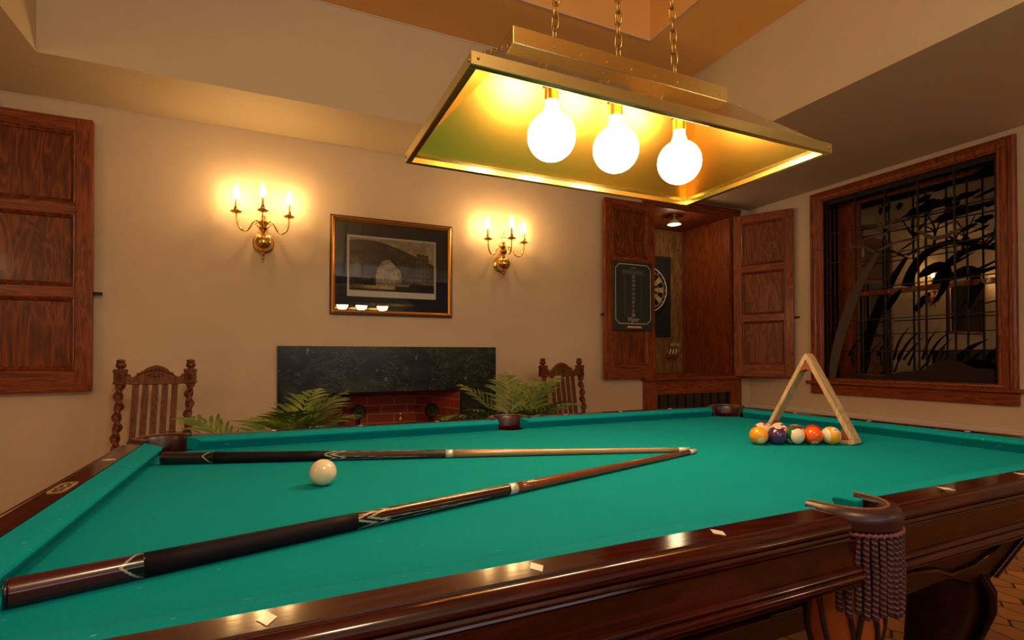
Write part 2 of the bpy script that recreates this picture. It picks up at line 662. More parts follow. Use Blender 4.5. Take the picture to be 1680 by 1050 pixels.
# ------------------------------------------------------------------ window on the right wall
win = bpy.data.objects.new('window_1', None)
COL.objects.link(win)
win.location = (WX, 2.27, WO[2])
win['kind'] = 'structure'
oy0, oy1, oz0, oz1 = 1.600, 2.945, .84, 2.437
iy0, iy1, iz0, iz1 = WO
bm = BM()
def casing(bm, o, i, xs):
    """moulded picture-frame casing: list of (fraction outer->inner, x)"""
    (a0, a1, b0, b1), (c0, c1, d0, d1) = o, i
    rings = []
    for f, x in xs:
        y0, y1 = a0+(c0-a0)*f, a1+(c1-a1)*f
        z0, z1 = b0+(d0-b0)*f, b1+(d1-b1)*f
        rings.append([Vector((x, y0, z0)), Vector((x, y1, z0)), Vector((x, y1, z1)), Vector((x, y0, z1))])
    loft(bm, rings, True, False)
prof = [(0, WX+.002), (0, WX-.030), (.10, WX-.036), (.16, WX-.036), (.20, WX-.028), (.30, WX-.030), (.38, WX-.026), (.44, WX-.020), (.78, WX-.018), (.84, WX-.012), (.90, WX-.014), (1, WX-.010), (1, WX+.05)]
casing(bm, (oy0, oy1, oz0+.01, oz1), (iy0, iy1, iz0, iz1), prof)
obj('window_frame', bm, M['oak_z'], win)
bm = BM()
box(bm, (WX-.055, oy0-.035, iz0-.052), (WX+.01, oy1+.035, iz0-.028))
box(bm, (WX-.030, oy0-.005, .752), (WX+.002, oy1+.005, iz0-.052))
obj('window_sill', bm, M['oak_y'], win, bevel=.005)
# reveals
bm = BM()
XR = WX+.26
box(bm, (WX+.05, iy1, iz0), (XR, iy1+.004, iz1))
box(bm, (WX+.05, iy0-.004, iz0), (XR, iy0, iz1))
box(bm, (WX+.05, iy0, iz1), (XR, iy1, iz1+.004))
box(bm, (WX+.05, iy0, iz0-.004), (XR, iy1, iz0))
for k in range(3):   # panel beads on the far reveal
    box(bm, (WX+.075+k*.055, iy1-.008, iz0+.05), (WX+.085+k*.055, iy1, iz1-.05))
obj('reveal', bm, M['oak_z'], win)
# outer double-hung sash
XS = WX+.20
bm = BM()
zm = at('X', XS, 1500, 470).z
def rect_frame(bm, x0, x1, y0, y1, z0, z1, w):
    box(bm, (x0, y0, z0), (x1, y0+w, z1))
    box(bm, (x0, y1-w, z0), (x1, y1, z1))
    box(bm, (x0, y0+w, z0), (x1, y1-w, z0+w))
    box(bm, (x0, y0+w, z1-w), (x1, y1-w, z1))
sy0, sy1 = iy0, at('X', XS, 1404, 500).y
rect_frame(bm, XS-.02, XS, sy0, sy1, iz0, zm, .035)
rect_frame(bm, XS+.0, XS+.02, sy0, sy1, zm-.035, iz1, .035)
box(bm, (XS-.01, sy1, iz0), (XS+.02, iy1, iz1))
obj('sash', bm, M['oak_z'], win)
bm = BM()
for k in (1, 2, 3):
    y = sy0+(sy1-sy0)*k/4
    box(bm, (XS+.004, y-.0035, iz0+.035), (XS+.012, y+.0035, iz1-.035))
for z in (iz0+(zm-iz0)*.5, zm+(iz1-zm)*.33, zm+(iz1-zm)*.67):
    box(bm, (XS+.004, sy0+.035, z-.0035), (XS+.012, sy1-.035, z+.0035))
obj('muntin', bm, M['lead'], win)
bm = BM()
box(bm, (XS+.013, sy0, iz0), (XS+.017, sy1, iz1))
obj('sash_pane', bm, M['sash_glass'], win)
bm = BM()
box(bm, (XR-.004, iy0-.05, iz0-.05), (XR, iy1+.05, iz1+.05))
obj('night_screen', bm, M['night'], win)
# leaded pane with its etched scene
XP = WX+.030
py1 = at('X', XP, 1360, 460).y
py0 = at('X', XP, 1634.6, 460).y
pz0, pz1 = at('X', XP, 1508.7, 631).z, at('X', XP, 1508.7, 296).z
bm = BM()
rect_frame(bm, XP-.016, XP+.016, iy0, iy1, iz0, iz1, .001)
w0, w1 = py0-iy0, iy1-py1
box(bm, (XP-.014, iy0, iz0), (XP+.012, py0, iz1))
box(bm, (XP-.014, py1, iz0), (XP+.012, iy1, iz1))
box(bm, (XP-.014, py0, iz0), (XP+.012, py1, pz0))
box(bm, (XP-.014, py0, pz1), (XP+.012, py1, iz1))
obj('casement', bm, M['lead'], win, bevel=.003)
bm = BM()
box(bm, (XP-.002, py0, pz0), (XP+.002, py1, pz1))
obj('pane', bm, M['pane'], win)
bm = BM()
for k in range(1, 5):
    y = py0+(py1-py0)*k/5
    box(bm, (XP-.006, y-.005, pz0), (XP+.006, y+.005, pz1))
for k in range(1, 6):
    z = pz0+(pz1-pz0)*k/6
    box(bm, (XP-.005, py0, z-.0035), (XP+.005, py1, z+.0035))
obj('lead_came', bm, M['lead'], win)
def ribbon(bm, pts, ws, x):
    """flat etched stroke on the pane, photo points unprojected to the pane plane"""
    P = [at('X', x, *p) for p in pts]
    # smooth
    for _ in range(2):
        Q, W = [P[0]], [ws[0]]
        for a, b, u, v in zip(P, P[1:], ws, ws[1:]):
            Q += [a*.75+b*.25, a*.25+b*.75]
            W += [u*.75+v*.25, u*.25+v*.75]
        P, ws = Q+[P[-1]], W+[ws[-1]]
    L, R = [], []
    for i, p in enumerate(P):
        t = (P[min(i+1, len(P)-1)]-P[max(i-1, 0)]).normalized()
        n = Vector((0, -t.z, t.y))
        L.append(p+n*(ws[i]*.5))
        R.append(p-n*(ws[i]*.5))
    vl = [bm.verts.new(p) for p in L]
    vr = [bm.verts.new(p) for p in R]
    for i in range(len(P)-1):
        bm.faces.new((vl[i], vl[i+1], vr[i+1], vr[i]))
def blob(bm, c, w, h, x, rnd, rot=0):
    C = at('X', x, *c)
    n = 14
    vs = []
    for i in range(n):
        a = 2*PI*i/n
        r = 1+rnd.uniform(-.28, .28)
        u, v = math.cos(a)*w*r, math.sin(a)*h*r
        vs.append(bm.verts.new(C+Vector((0, -(u*math.cos(rot)-v*math.sin(rot)), u*math.sin(rot)+v*math.cos(rot)))))
    bm.faces.new(vs)
rnd = random.Random(3)
XE = XP-.0035
bm = BM()
ribbon(bm, [(1487, 470), (1494, 448), (1508, 425), (1532, 406), (1560, 396), (1582, 399), (1607, 404), (1628, 398), (1633, 372)], [.075, .07, .058, .045, .034, .028, .022, .016, .008], XE)
ribbon(bm, [(1532, 404), (1534, 390), (1534, 372), (1524, 356), (1512, 346)], [.02, .018, .012, .009, .006], XE)
ribbon(bm, [(1534, 385), (1540, 368), (1548, 352), (1552, 342)], [.012, .01, .008, .005], XE)
ribbon(bm, [(1532, 378), (1522, 372), (1510, 370)], [.01, .008, .005], XE)
ribbon(bm, [(1536, 376), (1552, 370), (1566, 362)], [.01, .008, .005], XE)
ribbon(bm, [(1566, 396), (1572, 382), (1590, 376)], [.012, .010, .006], XE)
for c, w, h, r in (((1500, 348), .075, .030, .2), ((1524, 336), .07, .028, .3), ((1545, 334), .07, .026, .2), ((1516, 326), .05, .020, .3), ((1566, 350), .05, .025, .1),
                   ((1543, 308), .055, .016, .25), ((1552, 303), .045, .010, .3), ((1580, 322), .045, .022, .2), ((1606, 284), .075, .02, .3), ((1622, 276), .06, .020, .3),
                   ((1614, 318), .06, .010, .3), ((1626, 312), .035, .012, .3), ((1476, 338), .03, .020, .9), ((1456, 341), .026, .018, 1.2), ((1475, 319), .012, .012, 0),
                   ((1590, 372), .05, .014, .3), ((1612, 374), .045, .010, .3), ((1444, 346), .018, .028, 0), ((1584, 392), .03, .012, 0)):
    blob(bm, c, w, h, XE, rnd, r)
ribbon(bm, [(1508, 452), (1522, 442), (1540, 436), (1552, 442), (1553, 458), (1545, 480), (1527, 502)], [.02, .05, .07, .075, .06, .038, .004], XE)
ribbon(bm, [(1455, 508), (1465, 490), (1478, 476)], [.03, .06, .02], XE)
ribbon(bm, [(1508, 455), (1530, 447), (1570, 430), (1600, 412)], [.012, .02, .022, .004], XE)
ribbon(bm, [(1560, 460), (1600, 449), (1634, 438)], [.006, .03, .022], XE)
ribbon(bm, [(1590, 505), (1600, 480), (1612, 464)], [.01, .05, .03], XE)
ribbon(bm, [(1475, 412), (1490, 402), (1504, 393)], [.006, .016, .003], XE)
ribbon(bm, [(1392, 584), (1402, 565), (1420, 550)], [.02, .012, .004], XE)
for (a, b, c, w) in (((1466, 590), (1474, 560), (1492, 536), .02), ((1474, 592), (1488, 562), (1512, 541), .022), ((1482, 590), (1496, 572), (1516, 552), .018), ((1490, 600), (1500, 578), (1502, 566), .016),
                     ((1560, 610), (1582, 575), (1621, 556), .05), ((1575, 612), (1596, 590), (1615, 574), .03), ((1400, 600), (1396, 580), (1404, 560), .014), ((1425, 590), (1430, 575), (1448, 560), .012),
                     ((1535, 605), (1546, 590), (1556, 585), .02), ((1590, 625), (1602, 612), (1624, 606), .02), ((1420, 612), (1428, 590), (1424, 578), .014), ((1505, 612), (1520, 596), (1528, 590), .016)):
    ribbon(bm, [a, b, c], [w, w*.8, .002], XE)
thicken(bm)
obj('etched_tree', bm, M['etch_black'], win)
bm = BM()
XE = XP-.0055
ribbon(bm, [(1364, 622), (1370, 585), (1380, 545), (1395, 500), (1415, 455), (1440, 415)], [.07, .075, .085, .08, .06, .03], XE)
for p in ([(1452, 380), (1440, 366), (1432, 350)], [(1452, 380), (1448, 360), (1450, 338)], [(1452, 380), (1464, 362), (1480, 345)], [(1450, 380), (1470, 372), (1490, 371)], [(1454, 384), (1430, 388), (1410, 396)], [(1440, 412), (1470, 396), (1505, 392)], [(1436, 414), (1410, 402), (1380, 410)]):
    ribbon(bm, p, [.022, .016, .006], XE)
ribbon(bm, [(1505, 378), (1530, 392), (1552, 388), (1580, 372)], [.012, .03, .03, .008], XE)
hill = [at('X', XE, *p) for p in ((1366, 627), (1400, 612), (1440, 618), (1480, 610), (1512, 608), (1545, 588), (1570, 592), (1600, 604), (1632, 606), (1632, 636), (1500, 629))]
thicken(bm)
obj('etched_palm', bm, M['etch_grey'], win)
bm = BM()
bm.faces.new([bm.verts.new(p) for p in hill])
thicken(bm)
obj('etched_ground', bm, M['etch_brown'], win)
bm = BM()
P = at('X', XP-.02, 1642, 492)
box(bm, P-Vector((.006, .018, .03)), P+Vector((.006, .018, .03)))
tube(bm, [P+Vector((-.012, 0, 0)), P+Vector((-.014, .06, -.012)), P+Vector((-.012, .14, -.03))], .005, 8)
obj('window_latch', bm, M['lead'], win)

# ------------------------------------------------------------------ panelled shutters
def shutter(parent, x0, x1, z0, z1, pw, name_frame='shutter_frame', t=.034):
    """leaf in local coordinates: x along the leaf, y = thickness (front at -t), three sunk panels; parts go under parent"""
    st = pw
    n = 3
    rail_t, rail_m, rail_b = .075, .062, .115
    h = (z1-z0-rail_t-rail_b-2*rail_m)/n
    zs = []
    z = z0+rail_b
    for k in range(n):
        zs.append((z, z+h))
        z += h+rail_m
    for xa, xb in ((x0, x0+st), (x1-st, x1)):
        bm = BM()
        box(bm, (xa, -t, z0), (xb, 0, z1))
        obj('stile', bm, M['oak_z'], parent, world=False, bevel=.003)
    for za, zb in [(z0, z0+rail_b), (z1-rail_t, z1)]+[(zs[k][1], zs[k+1][0]) for k in range(n-1)]:
        bm = BM()
        box(bm, (x0+st, -t+.001, za), (x1-st, -.001, zb))
        obj('cross_rail', bm, M['oak_x'], parent, world=False, bevel=.003)
    for a, b in zs:
        bm = BM()
        xa, xb = x0+st, x1-st
        rings = []
        for f, y in ((0, -t-.002), (.006, -t-.004), (.011, -t+.002), (.016, -t+.004), (.022, -t+.012), (.022, -t+.013)):
            rings.append([Vector((xa+f, y, a+f)), Vector((xb-f, y, a+f)), Vector((xb-f, y, b-f)), Vector((xa+f, y, b-f))])
        loft(bm, rings, True, False)
        bm.faces.new([bm.verts.new(p) for p in rings[-1]])
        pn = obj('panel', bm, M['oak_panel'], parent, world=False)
    return zs

# left shutter, folded flat on the back wall
t = thing('window_shutter', 'dark oak three-panel shutter folded against the plaster wall at the far left', 'shutter', (-.92, WY-.035, 0))
shutter(t, -.62, 0, .878, 2.368, .075)
bm = BM()
box(bm, (-.02, -.016, 1.408), (.04, -.004, 1.424))
obj('latch_bar', bm, M['iron'], t, world=False)
for z in (1.0, 2.2):
    bm = BM()
    box(bm, (-.628, -.03, z-.04), (-.618, .0, z+.04))
    obj('hinge', bm, M['iron'], t, world=False)
bm = BM()
box(bm, (-1.75, WY-.03, .80), (-1.335, WY, 2.43))
struct('trim_3', bm, M['oak_z'], bevel=.005)

# ------------------------------------------------------------------ dart niche with its shutters
cab = thing('dart_cabinet', 'oak wall niche with open shutters holding the dartboard in the corner', 'cabinet', (3.48, WY, .55))
cx0, cx1 = 2.885, 4.025
# casing round the opening
for xa, xb in ((cx0, NX0), (NX1, cx1)):
    bm = BM()
    box(bm, (xa, WY-.035, NZ0-.03), (xb, WY-.001, 2.465))
    obj('casing_side', bm, M['oak_z'], cab, bevel=.004)
bm = BM()
box(bm, (NX0, WY-.035, NZ1), (NX1, WY-.001, 2.465))
for k, (a, b) in enumerate(((2.405, .006), (2.425, .010), (2.445, .016))):
    box(bm, (cx0-.002, WY-.035-b, a), (cx1+.002, WY-.034, a+.012))
obj('casing_head', bm, M['oak_x'], cab, bevel=.003)
ND = .60
bm = BM()
box(bm, (NX0, WY+ND, NZ0), (NX1, WY+ND+.012, NZ1))
obj('back_panel', bm, M['ply'], cab)
for x in (NX0, NX1-.016):
    bm = BM()
    box(bm, (x, WY-.03, NZ0+.012), (x+.016, WY+ND, NZ1-.012))
    obj('side_panel', bm, M['oak_z'], cab)
bm = BM()
box(bm, (NX0, WY-.03, NZ1-.012), (NX1, WY+ND, NZ1))
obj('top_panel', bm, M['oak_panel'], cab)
bm = BM()
box(bm, (NX0, WY-.03, NZ0), (NX1, WY+ND, NZ0+.012))
box(bm, (cx0-.02, WY-.075, NZ0-.03), (cx1+.02, WY-.001, NZ0))
obj('shelf', bm, M['oak_x'], cab, bevel=.004)
# panelled base below the shelf, dark opening
zb = .0
for xa, xb in ((cx0, cx0+.13), (cx1-.13, cx1)):
    bm = BM()
    box(bm, (xa, WY-.04, zb), (xb, WY-.001, NZ0-.03))
    obj('base_stile', bm, M['oak_z'], cab, bevel=.004)
for za, zc in ((NZ0-.155, NZ0-.03), (zb, .2)):
    bm = BM()
    box(bm, (cx0+.13, WY-.04, za), (cx1-.13, WY-.001, zc))
    obj('base_rail', bm, M['oak_x'], cab, bevel=.004)
bm = BM()
box(bm, (cx0+.13, WY-.012, .2), (cx1-.13, WY-.001, NZ0-.155))
obj('base_pane', bm, M['black'], cab)
for k in range(9):
    bm = BM()
    x = cx0+.17+k*.10
    box(bm, (x, WY-.020, .2), (x+.008, WY-.0125, NZ0-.155))
    obj('grille_bar', bm, M['iron'], cab)
# left shutter leaf lies flat on the wall
d1 = bpy.data.objects.new('door', None)
COL.objects.link(d1)
d1.parent = cab
d1.location = Vector((2.952, WY-.055, 0))-Vector(cab.location)
shutter(d1, -.51, 0, .878, 2.37, .072)
bm = BM()
box(bm, (-.535, -.016, 1.400), (-.49, -.004, 1.416))
obj('latch_bar', bm, M['iron'], d1, world=False)
# right leaf swings out from the corner
d2 = bpy.data.objects.new('door', None)
COL.objects.link(d2)
d2.parent = cab
hx, hy = 3.925, WY-.05
d2.location = Vector((hx, hy, 0))-Vector(cab.location)
A2 = math.radians(-61)
d2.rotation_euler = (0, 0, A2)
shutter(d2, 0, .50, .878, 2.37, .072)
bm = BM()
box(bm, (.49, -.016, 1.398), (.555, -.004, 1.416))
obj('latch_bar', bm, M['iron'], d2, world=False)
for z in (1.02, 1.62, 2.24):
    bm = BM()
    box(bm, (-.012, -.03, z-.045), (.004, -.004, z+.045))
    obj('hinge', bm, M['iron'], d2, world=False)
# small spot lamp under the niche top
sp = at('Y', WY+.12, 1106, 366)
t = thing('spot_lamp', 'small round lamp fixed under the top of the dart niche', 'lamp', (sp.x, sp.y, NZ1-.0135))
bm = BM()
lathe(bm, [(0, 0), (.05, 0), (.05, -.012), (.02, -.018), (.02, -.035), (.0, -.035)], 20)
obj('base', bm, M['brass_old'], t, world=False, smooth=40)
bm = BM()
lathe(bm, [(.018, -.034), (.05, -.06), (.062, -.085), (.058, -.085), (.045, -.06), (.0, -.05)], 24)
obj('lamp_shade', bm, M['ivory'], t, world=False, smooth=40)

# backing board, dartboard, darts
DY = WY+ND
c1 = at('Y', DY-.02, 1100, 422)
c2 = at('Y', DY-.02, 1097, 553)
bxr = c1.x
bx0 = NX0+.03
bm = BM()
box(bm, (bx0, DY-.022, c2.z), (bxr, DY-.001, c1.z))
tag(obj('backing_board', bm, M['felt_black'], bevel=.004), 'black square backing board behind the dartboard in the niche', 'board')
# dartboard centre: right edge seen near x=1093
edge = at('Y', DY-.06, 1093.2, 477)
DR = .226
dc = Vector((edge.x-DR, DY-.023, edge.z+.002))
t = thing('dartboard', 'round bristle dartboard hanging on the black backing board', 'dartboard', dc)
bm = BM()
cl = bm.loops.layers.color.new('Col')
nums = [20, 1, 18, 4, 13, 6, 10, 15, 2, 17, 3, 19, 7, 16, 8, 11, 14, 9, 12, 5]
RED, GRN, CRM, BLK, WHT = (.45, .03, .02, 1), (.02, .16, .06, 1), (.70, .62, .42, 1), (.012, .012, .012, 1), (.75, .72, .62, 1)
sc_ = DR/.2255
rads = [0, .00635, .0159, .112, .121, .185, .195, .2255]
def dpt(r, a, y=-.038):
    return Vector((r*sc_*math.sin(a), y, r*sc_*math.cos(a)))
for s in range(20):
    for sub in range(3):
        a0 = 2*PI*(s-.5+sub/3)/20
        a1 = 2*PI*(s-.5+(sub+1)/3)/20
        for k in range(7):
            r0, r1 = rads[k], rads[k+1]
            odd = s % 2 == 0
            c = [RED, GRN, BLK if odd else CRM, RED if odd else GRN, BLK if odd else CRM, RED if odd else GRN, WHT if False else BLK][k]
            if k == 0:
                f = bm.faces.new([bm.verts.new(p) for p in (dpt(0, 0), dpt(r1, a0), dpt(r1, a1))])
            else:
                f = bm.faces.new([bm.verts.new(p) for p in (dpt(r0, a0), dpt(r1, a0), dpt(r1, a1), dpt(r0, a1))])
            for l in f.loops:
                l[cl] = c
        f = bm.faces.new([bm.verts.new(p) for p in (dpt(.2255, a0), dpt(.2255, a1), dpt(.2255, a1, 0), dpt(.2255, a0, 0))])
        for l in f.loops:
            l[cl] = BLK
obj('board_face', bm, M['col'], t, world=False)
bm = BM()
ringpts = [dpt(.221, 2*PI*i/64, -.043) for i in range(64)]
tube(bm, ringpts, .0055, 8, closed=True)
for s in range(20):
    a = 2*PI*(s-.5)/20
    tube(bm, [dpt(.016, a, -.0385), dpt(.196, a, -.0385)], .0008, 4)
for r in (.00635, .0159, .112, .121, .185, .195):
    tube(bm, [dpt(r, 2*PI*i/40, -.0385) for i in range(40)], .0008, 4, closed=True)
for s, n in enumerate(nums):
    a = 2*PI*s/20
    c = dpt(.207, a, -.041)
    merge(bm, text_bm(str(n), .024, lambda x, y: Vector((c.x+x, c.y, c.z+y))))
obj('wire_ring', bm, M['ivory'], t, world=False, smooth=40)
# dart holder and three darts
hp = at('Y', DY-.03, 1103.5, 584)
bm = BM()
ha = Vector((.055, 0, .0))
obox(bm, (hp.x, DY-.026, hp.z), (1, 0, 0), (0, 1, 0), (0, 0, 1), .058, .0255, .020)
obox(bm, (hp.x, DY-.012, hp.z-.03), (1, 0, 0), (0, 1, 0), (0, 0, 1), .050, .0115, .012)
tag(obj('dart_holder', bm, M['oak_x'], bevel=.003), 'small wooden dart rack fixed to the niche back below the dartboard', 'dart holder')
places = ['dart nearest the dartboard in the small wooden rack', 'middle dart of the three standing in the small wooden rack', 'dart nearest the niche side wall in the small wooden rack']
fl = [(.55, .36, .04), (.22, .42, .05), (.50, .40, .03)]
for k in range(3):
    b0 = Vector((hp.x-.036+k*.038, DY-.028, hp.z+.02))
    d = Vector((.22, -.10, 1)).normalized()
    t = thing('dart', places[k], 'dart', b0, 0, 'darts in the rack')
    bm = BM()
    lathe(bm, [(0, -.002), (.0045, .0), (.006, .01), (.006, .05), (.0045, .055), (.0, .056)], 10, (0, 0, 0), d)
    obj('barrel', bm, M['ivory'], t, world=False, smooth=50)
    bm = BM()
    lathe(bm, [(0, .054), (.003, .055), (.003, .10), (0, .101)], 8, (0, 0, 0), d)
    obj('shaft', bm, M['black'], t, world=False, smooth=50)
    bm = BM()
    a, b = frame_axes(d)
    for q in (a, b, -a, -b):
        nrm = d.cross(q).normalized()*.0007
        prism(bm, [d*.078+q*.003-nrm/2, d*.090+q*.020-nrm/2, d*.108+q*.022-nrm/2, d*.116+q*.003-nrm/2], nrm)
    obj('flight', bm, plain('flight %d' % k, fl[k], .4), t, world=False)

# chalk scoreboard hung on the left leaf
SY_ = WY-.055-.034
q = [at('Y', SY_-.012, *p) for p in ((1005.5, 427), (1070, 432), (1070, 544), (1006, 541))]
sx0, sx1 = (q[0].x+q[3].x)/2, (q[1].x+q[2].x)/2
sz0, sz1 = (q[2].z+q[3].z)/2, (q[0].z+q[1].z)/2
sc = thing('scoreboard', 'dark green chalk dart scoreboard hanging on the left shutter leaf', 'scoreboard', ((sx0+sx1)/2, SY_-.006, sz0))
W2, H2 = (sx1-sx0)/2, sz1-sz0
bm = BM()
box(bm, (-W2, -.010, 0), (W2, 0, H2))
obj('slate', bm, M['blackboard'], sc, world=False, bevel=.003)
bm = BM()
def line(bm, pts, w, y=-.0108):
    for a, b in zip(pts, pts[1:]):
        a, b = Vector((a[0], y, a[1])), Vector((b[0], y, b[1]))
        tdir = (b-a).normalized()
        n = Vector((-tdir.z, 0, tdir.x))*w/2
        a2, b2 = a-tdir*w/2, b+tdir*w/2
        bm.faces.new([bm.verts.new(p) for p in (a2-n, b2-n, b2+n, a2+n)])
m_, c_ = .022, .035
x0, x1, z0, z1 = -W2+m_, W2-m_, .058, H2-.025
line(bm, [(x0+c_, z0), (x1-c_, z0), (x1, z0+c_), (x1, z1-c_), (x1-c_, z1), (x0+c_, z1), (x0, z1-c_), (x0, z0+c_), (x0+c_, z0)], .007)
obj('border', bm, M['chalkline'], sc, world=False)
bm = BM()
for x in (-.085, .085):
    line(bm, [(x, .12), (x, H2-.115)], .003)
line(bm, [(-.115, H2-.105), (.115, H2-.105)], .004)
line(bm, [(-.115, H2-.075), (.115, H2-.075)], .004)
for k in range(9):
    line(bm, [(-.105+k*.0235, H2-.090), (-.092+k*.0235, H2-.090)], .010)
line(bm, [(-.02, H2-.052), (.02, H2-.052)], .010)
obj('rule_line', bm, M['chalkfaint'], sc, world=False)
bm = BM()
marks = ['20', '19', '18', '17', '16', '15', 'M', 'T', 'D', '3B']
for k, s in enumerate(marks):
    zc = H2-.128-k*(H2-.128-.128)/9
    merge(bm, text_bm(s, .036, lambda x, y: Vector((x, -.0112, zc+y))))
obj('number', bm, M['chalkline'], sc, world=False)
bm = text_bm('Viper', .056, lambda x, y: Vector((x+y*.2, -.0112, .092+y)))
obj('lettering', bm, M['chalkline'], sc, world=False)
bm = BM()
box(bm, (-.075, -.030, .018), (.075, -.0105, .024))
box(bm, (-.075, -.032, .018), (.075, -.029, .027))
obj('chalk_tray', bm, M['tray'], sc, world=False)
for k in range(2):
    bm = BM()
    xx = -.068+k*.070
    tube(bm, [(0, 0, 0), (.064, 0, 0)], .0055, 10)
    o = obj('chalk_stick', bm, M['chalk'], None, world=False)
    o.location = (sc.location.x+xx, SY_-.006-.0235, sz0+.024+.0056)
    tag(o, ['stick of white chalk lying in the scoreboard tray, nearer the wall', 'stick of white chalk lying in the scoreboard tray, nearer the dartboard'][k], 'chalk', 'chalk in the scoreboard tray')

# ------------------------------------------------------------------ framed print
pc = [at('Y', WY-.02, *p) for p in ((540.9, 350.3), (742.6, 372.2), (541, 516), (741.7, 521))]
fx0, fx1 = (pc[0].x+pc[2].x)/2, (pc[1].x+pc[3].x)/2
fz0, fz1 = (pc[2].z+pc[3].z)/2, (pc[0].z+pc[1].z)/2
pic = thing('framed_print', 'gilt-framed dark-matted landscape print hanging between the two sconces', 'picture', ((fx0+fx1)/2, WY-.002, fz0))
W2, H2 = (fx1-fx0)/2, fz1-fz0
bm = BM()
def pframe(bm, prof):
    rings = []
    for f, y in prof:
        rings.append([Vector((-W2+f, y, f)), Vector((W2-f, y, f)), Vector((W2-f, y, H2-f)), Vector((-W2+f, y, H2-f))])
    loft(bm, rings, True, False)
pframe(bm, [(.010, -.020), (.013, -.028), (.017, -.030), (.021, -.024), (.025, -.021), (.028, -.019), (.032, -.017), (.034, -.010)])
obj('frame', bm, M['gold'], pic, world=False)
bm = BM()
pframe(bm, [(0, 0), (0, -.018), (.004, -.022), (.010, -.021)])
obj('frame_edge', bm, M['gold_dark'], pic, world=False)
bm = BM()
box(bm, (-W2+.030, -.0065, .030), (W2-.030, -.002, H2-.030))
obj('mat_board', bm, M['navy'], pic, world=False)
# paper rectangle measured in the photo
pp = [at('Y', WY-.008, *p) for p in ((569.5, 384), (715, 398), (569.2, 485.5), (715, 492))]
ox = pic.location
a0, a1 = (pp[0].x+pp[2].x)/2-ox.x, (pp[1].x+pp[3].x)/2-ox.x
b0, b1 = (pp[2].z+pp[3].z)/2-ox.z, (pp[0].z+pp[1].z)/2-ox.z
bm = BM()
box(bm, (a0, -.0075, b0), (a1, -.0066, b1))
obj('paper', bm, M['paper'], pic, world=False)
bm = BM()
cl = bm.loops.layers.color.new('Col')
nx, nz = 150, 96
e0, e1, g0, g1 = a0+.014, a1-.014, b0+.042, b1-.014
from mathutils import noise as mn
def ink(u, v):
    n = mn.noise(Vector((u*9, v*9, 0)))*.5+mn.noise(Vector((u*38, v*30, 3)))*.5
    s = .30+.10*n-.08*v                                   # pale sky
    top = .96-.62*max(0, u-.30)**1.25-.25*max(0, .12-u)  # sloping mass of a plain arched bridge
    if v < top:
        s = .085+.06*n
        if u < .28:
            s += .10*max(0, 1-abs(v-.45)*4)*max(0, 1-abs(u-.08)*7)
    ar = ((u-.45)/.155)**2+(max(0, v-.20)/.42)**2
    if ar < 1 and v > .14:
        s = .24+.14*n
        if u > .47 and v > .62-1.55*(u-.45):
            s = .035+.02*n
    if .78 < u < .93 and .25 < v < .78-.2*(u-.78):
        s = .13+.05*n
        if (u*40) % 2 < .9 and (v*22) % 2 < .9:
            s = .06
    if v < .16:
        s = .07+.05*n+(.15 if abs(v-.13) < .02 and .3 < u < .7 else 0)
    elif v < .26 and u > .6:
        s = .16+.12*n
    s = min(.85, max(.02, s)*3.0)
    return (s, s*.92, s*.78, 1)
grid = [[bm.verts.new((e0+(e1-e0)*i/nx, -.0078, g0+(g1-g0)*j/nz)) for i in range(nx+1)] for j in range(nz+1)]
for j in range(nz):
    for i in range(nx):
        f = bm.faces.new((grid[j][i], grid[j][i+1], grid[j+1][i+1], grid[j+1][i]))
        for l, (di, dj) in zip(f.loops, ((0, 0), (1, 0), (1, 1), (0, 1))):
            l[cl] = ink((i+di)/nx, (j+dj)/nz)
obj('print_image', bm, M['print'], pic, world=False)
bm = BM()
box(bm, (-W2+.031, -.0120, .031), (W2-.031, -.0105, H2-.031))
obj('glazing', bm, M['pic_glass'], pic, world=False)

# ------------------------------------------------------------------ fireplace
fp = thing('fireplace', 'dark green marble fireplace surround with red brick firebox', 'fireplace', (.75, WY, 0))
mz = 1.134
bm = BM()
MF = WY-.03
prism(bm, [(.007, MF, 0), (FBX0, MF, 0), (FBX0, MF, FBZ), (FBX1, MF, FBZ), (FBX1, MF, 0), (1.498, MF, 0), (1.498, MF, mz), (.007, MF, mz)], (0, .0295, 0))
obj('surround', bm, M['marble'], fp, bevel=.002)
FD = .52
bk0, bk1 = FBX0+.20, FBX1-.20
bm = BM()
prism(bm, [(bk0, WY+FD, .001), (bk1, WY+FD, .001), (bk1, WY+FD, FBZ-.002), (bk0, WY+FD, FBZ-.002)], (0, .02, 0))
obj('firebox_back', bm, M['brick_x'], fp)
for xa, xb in ((FBX0+.001, bk0), (FBX1-.001, bk1)):
    bm = BM()
    s = .015 if xa > xb else -.015
    prism(bm, [(xa, WY-.001, .001), (xb, WY+FD, .001), (xb, WY+FD, FBZ-.002), (xa, WY-.001, FBZ-.002)], (0, 0.012, 0))
    obj('firebox_side', bm, M['brick_y'], fp)
bm = BM()
box(bm, (FBX0+.001, WY, FBZ-.006), (FBX1-.001, WY+FD+.02, FBZ-.002))
obj('firebox_top', bm, M['iron'], fp)
bm = BM()
box(bm, (FBX0+.001, WY-.0, .001), (FBX1-.001, WY+FD, .012))
obj('hearth', bm, M['brick_x'], fp)
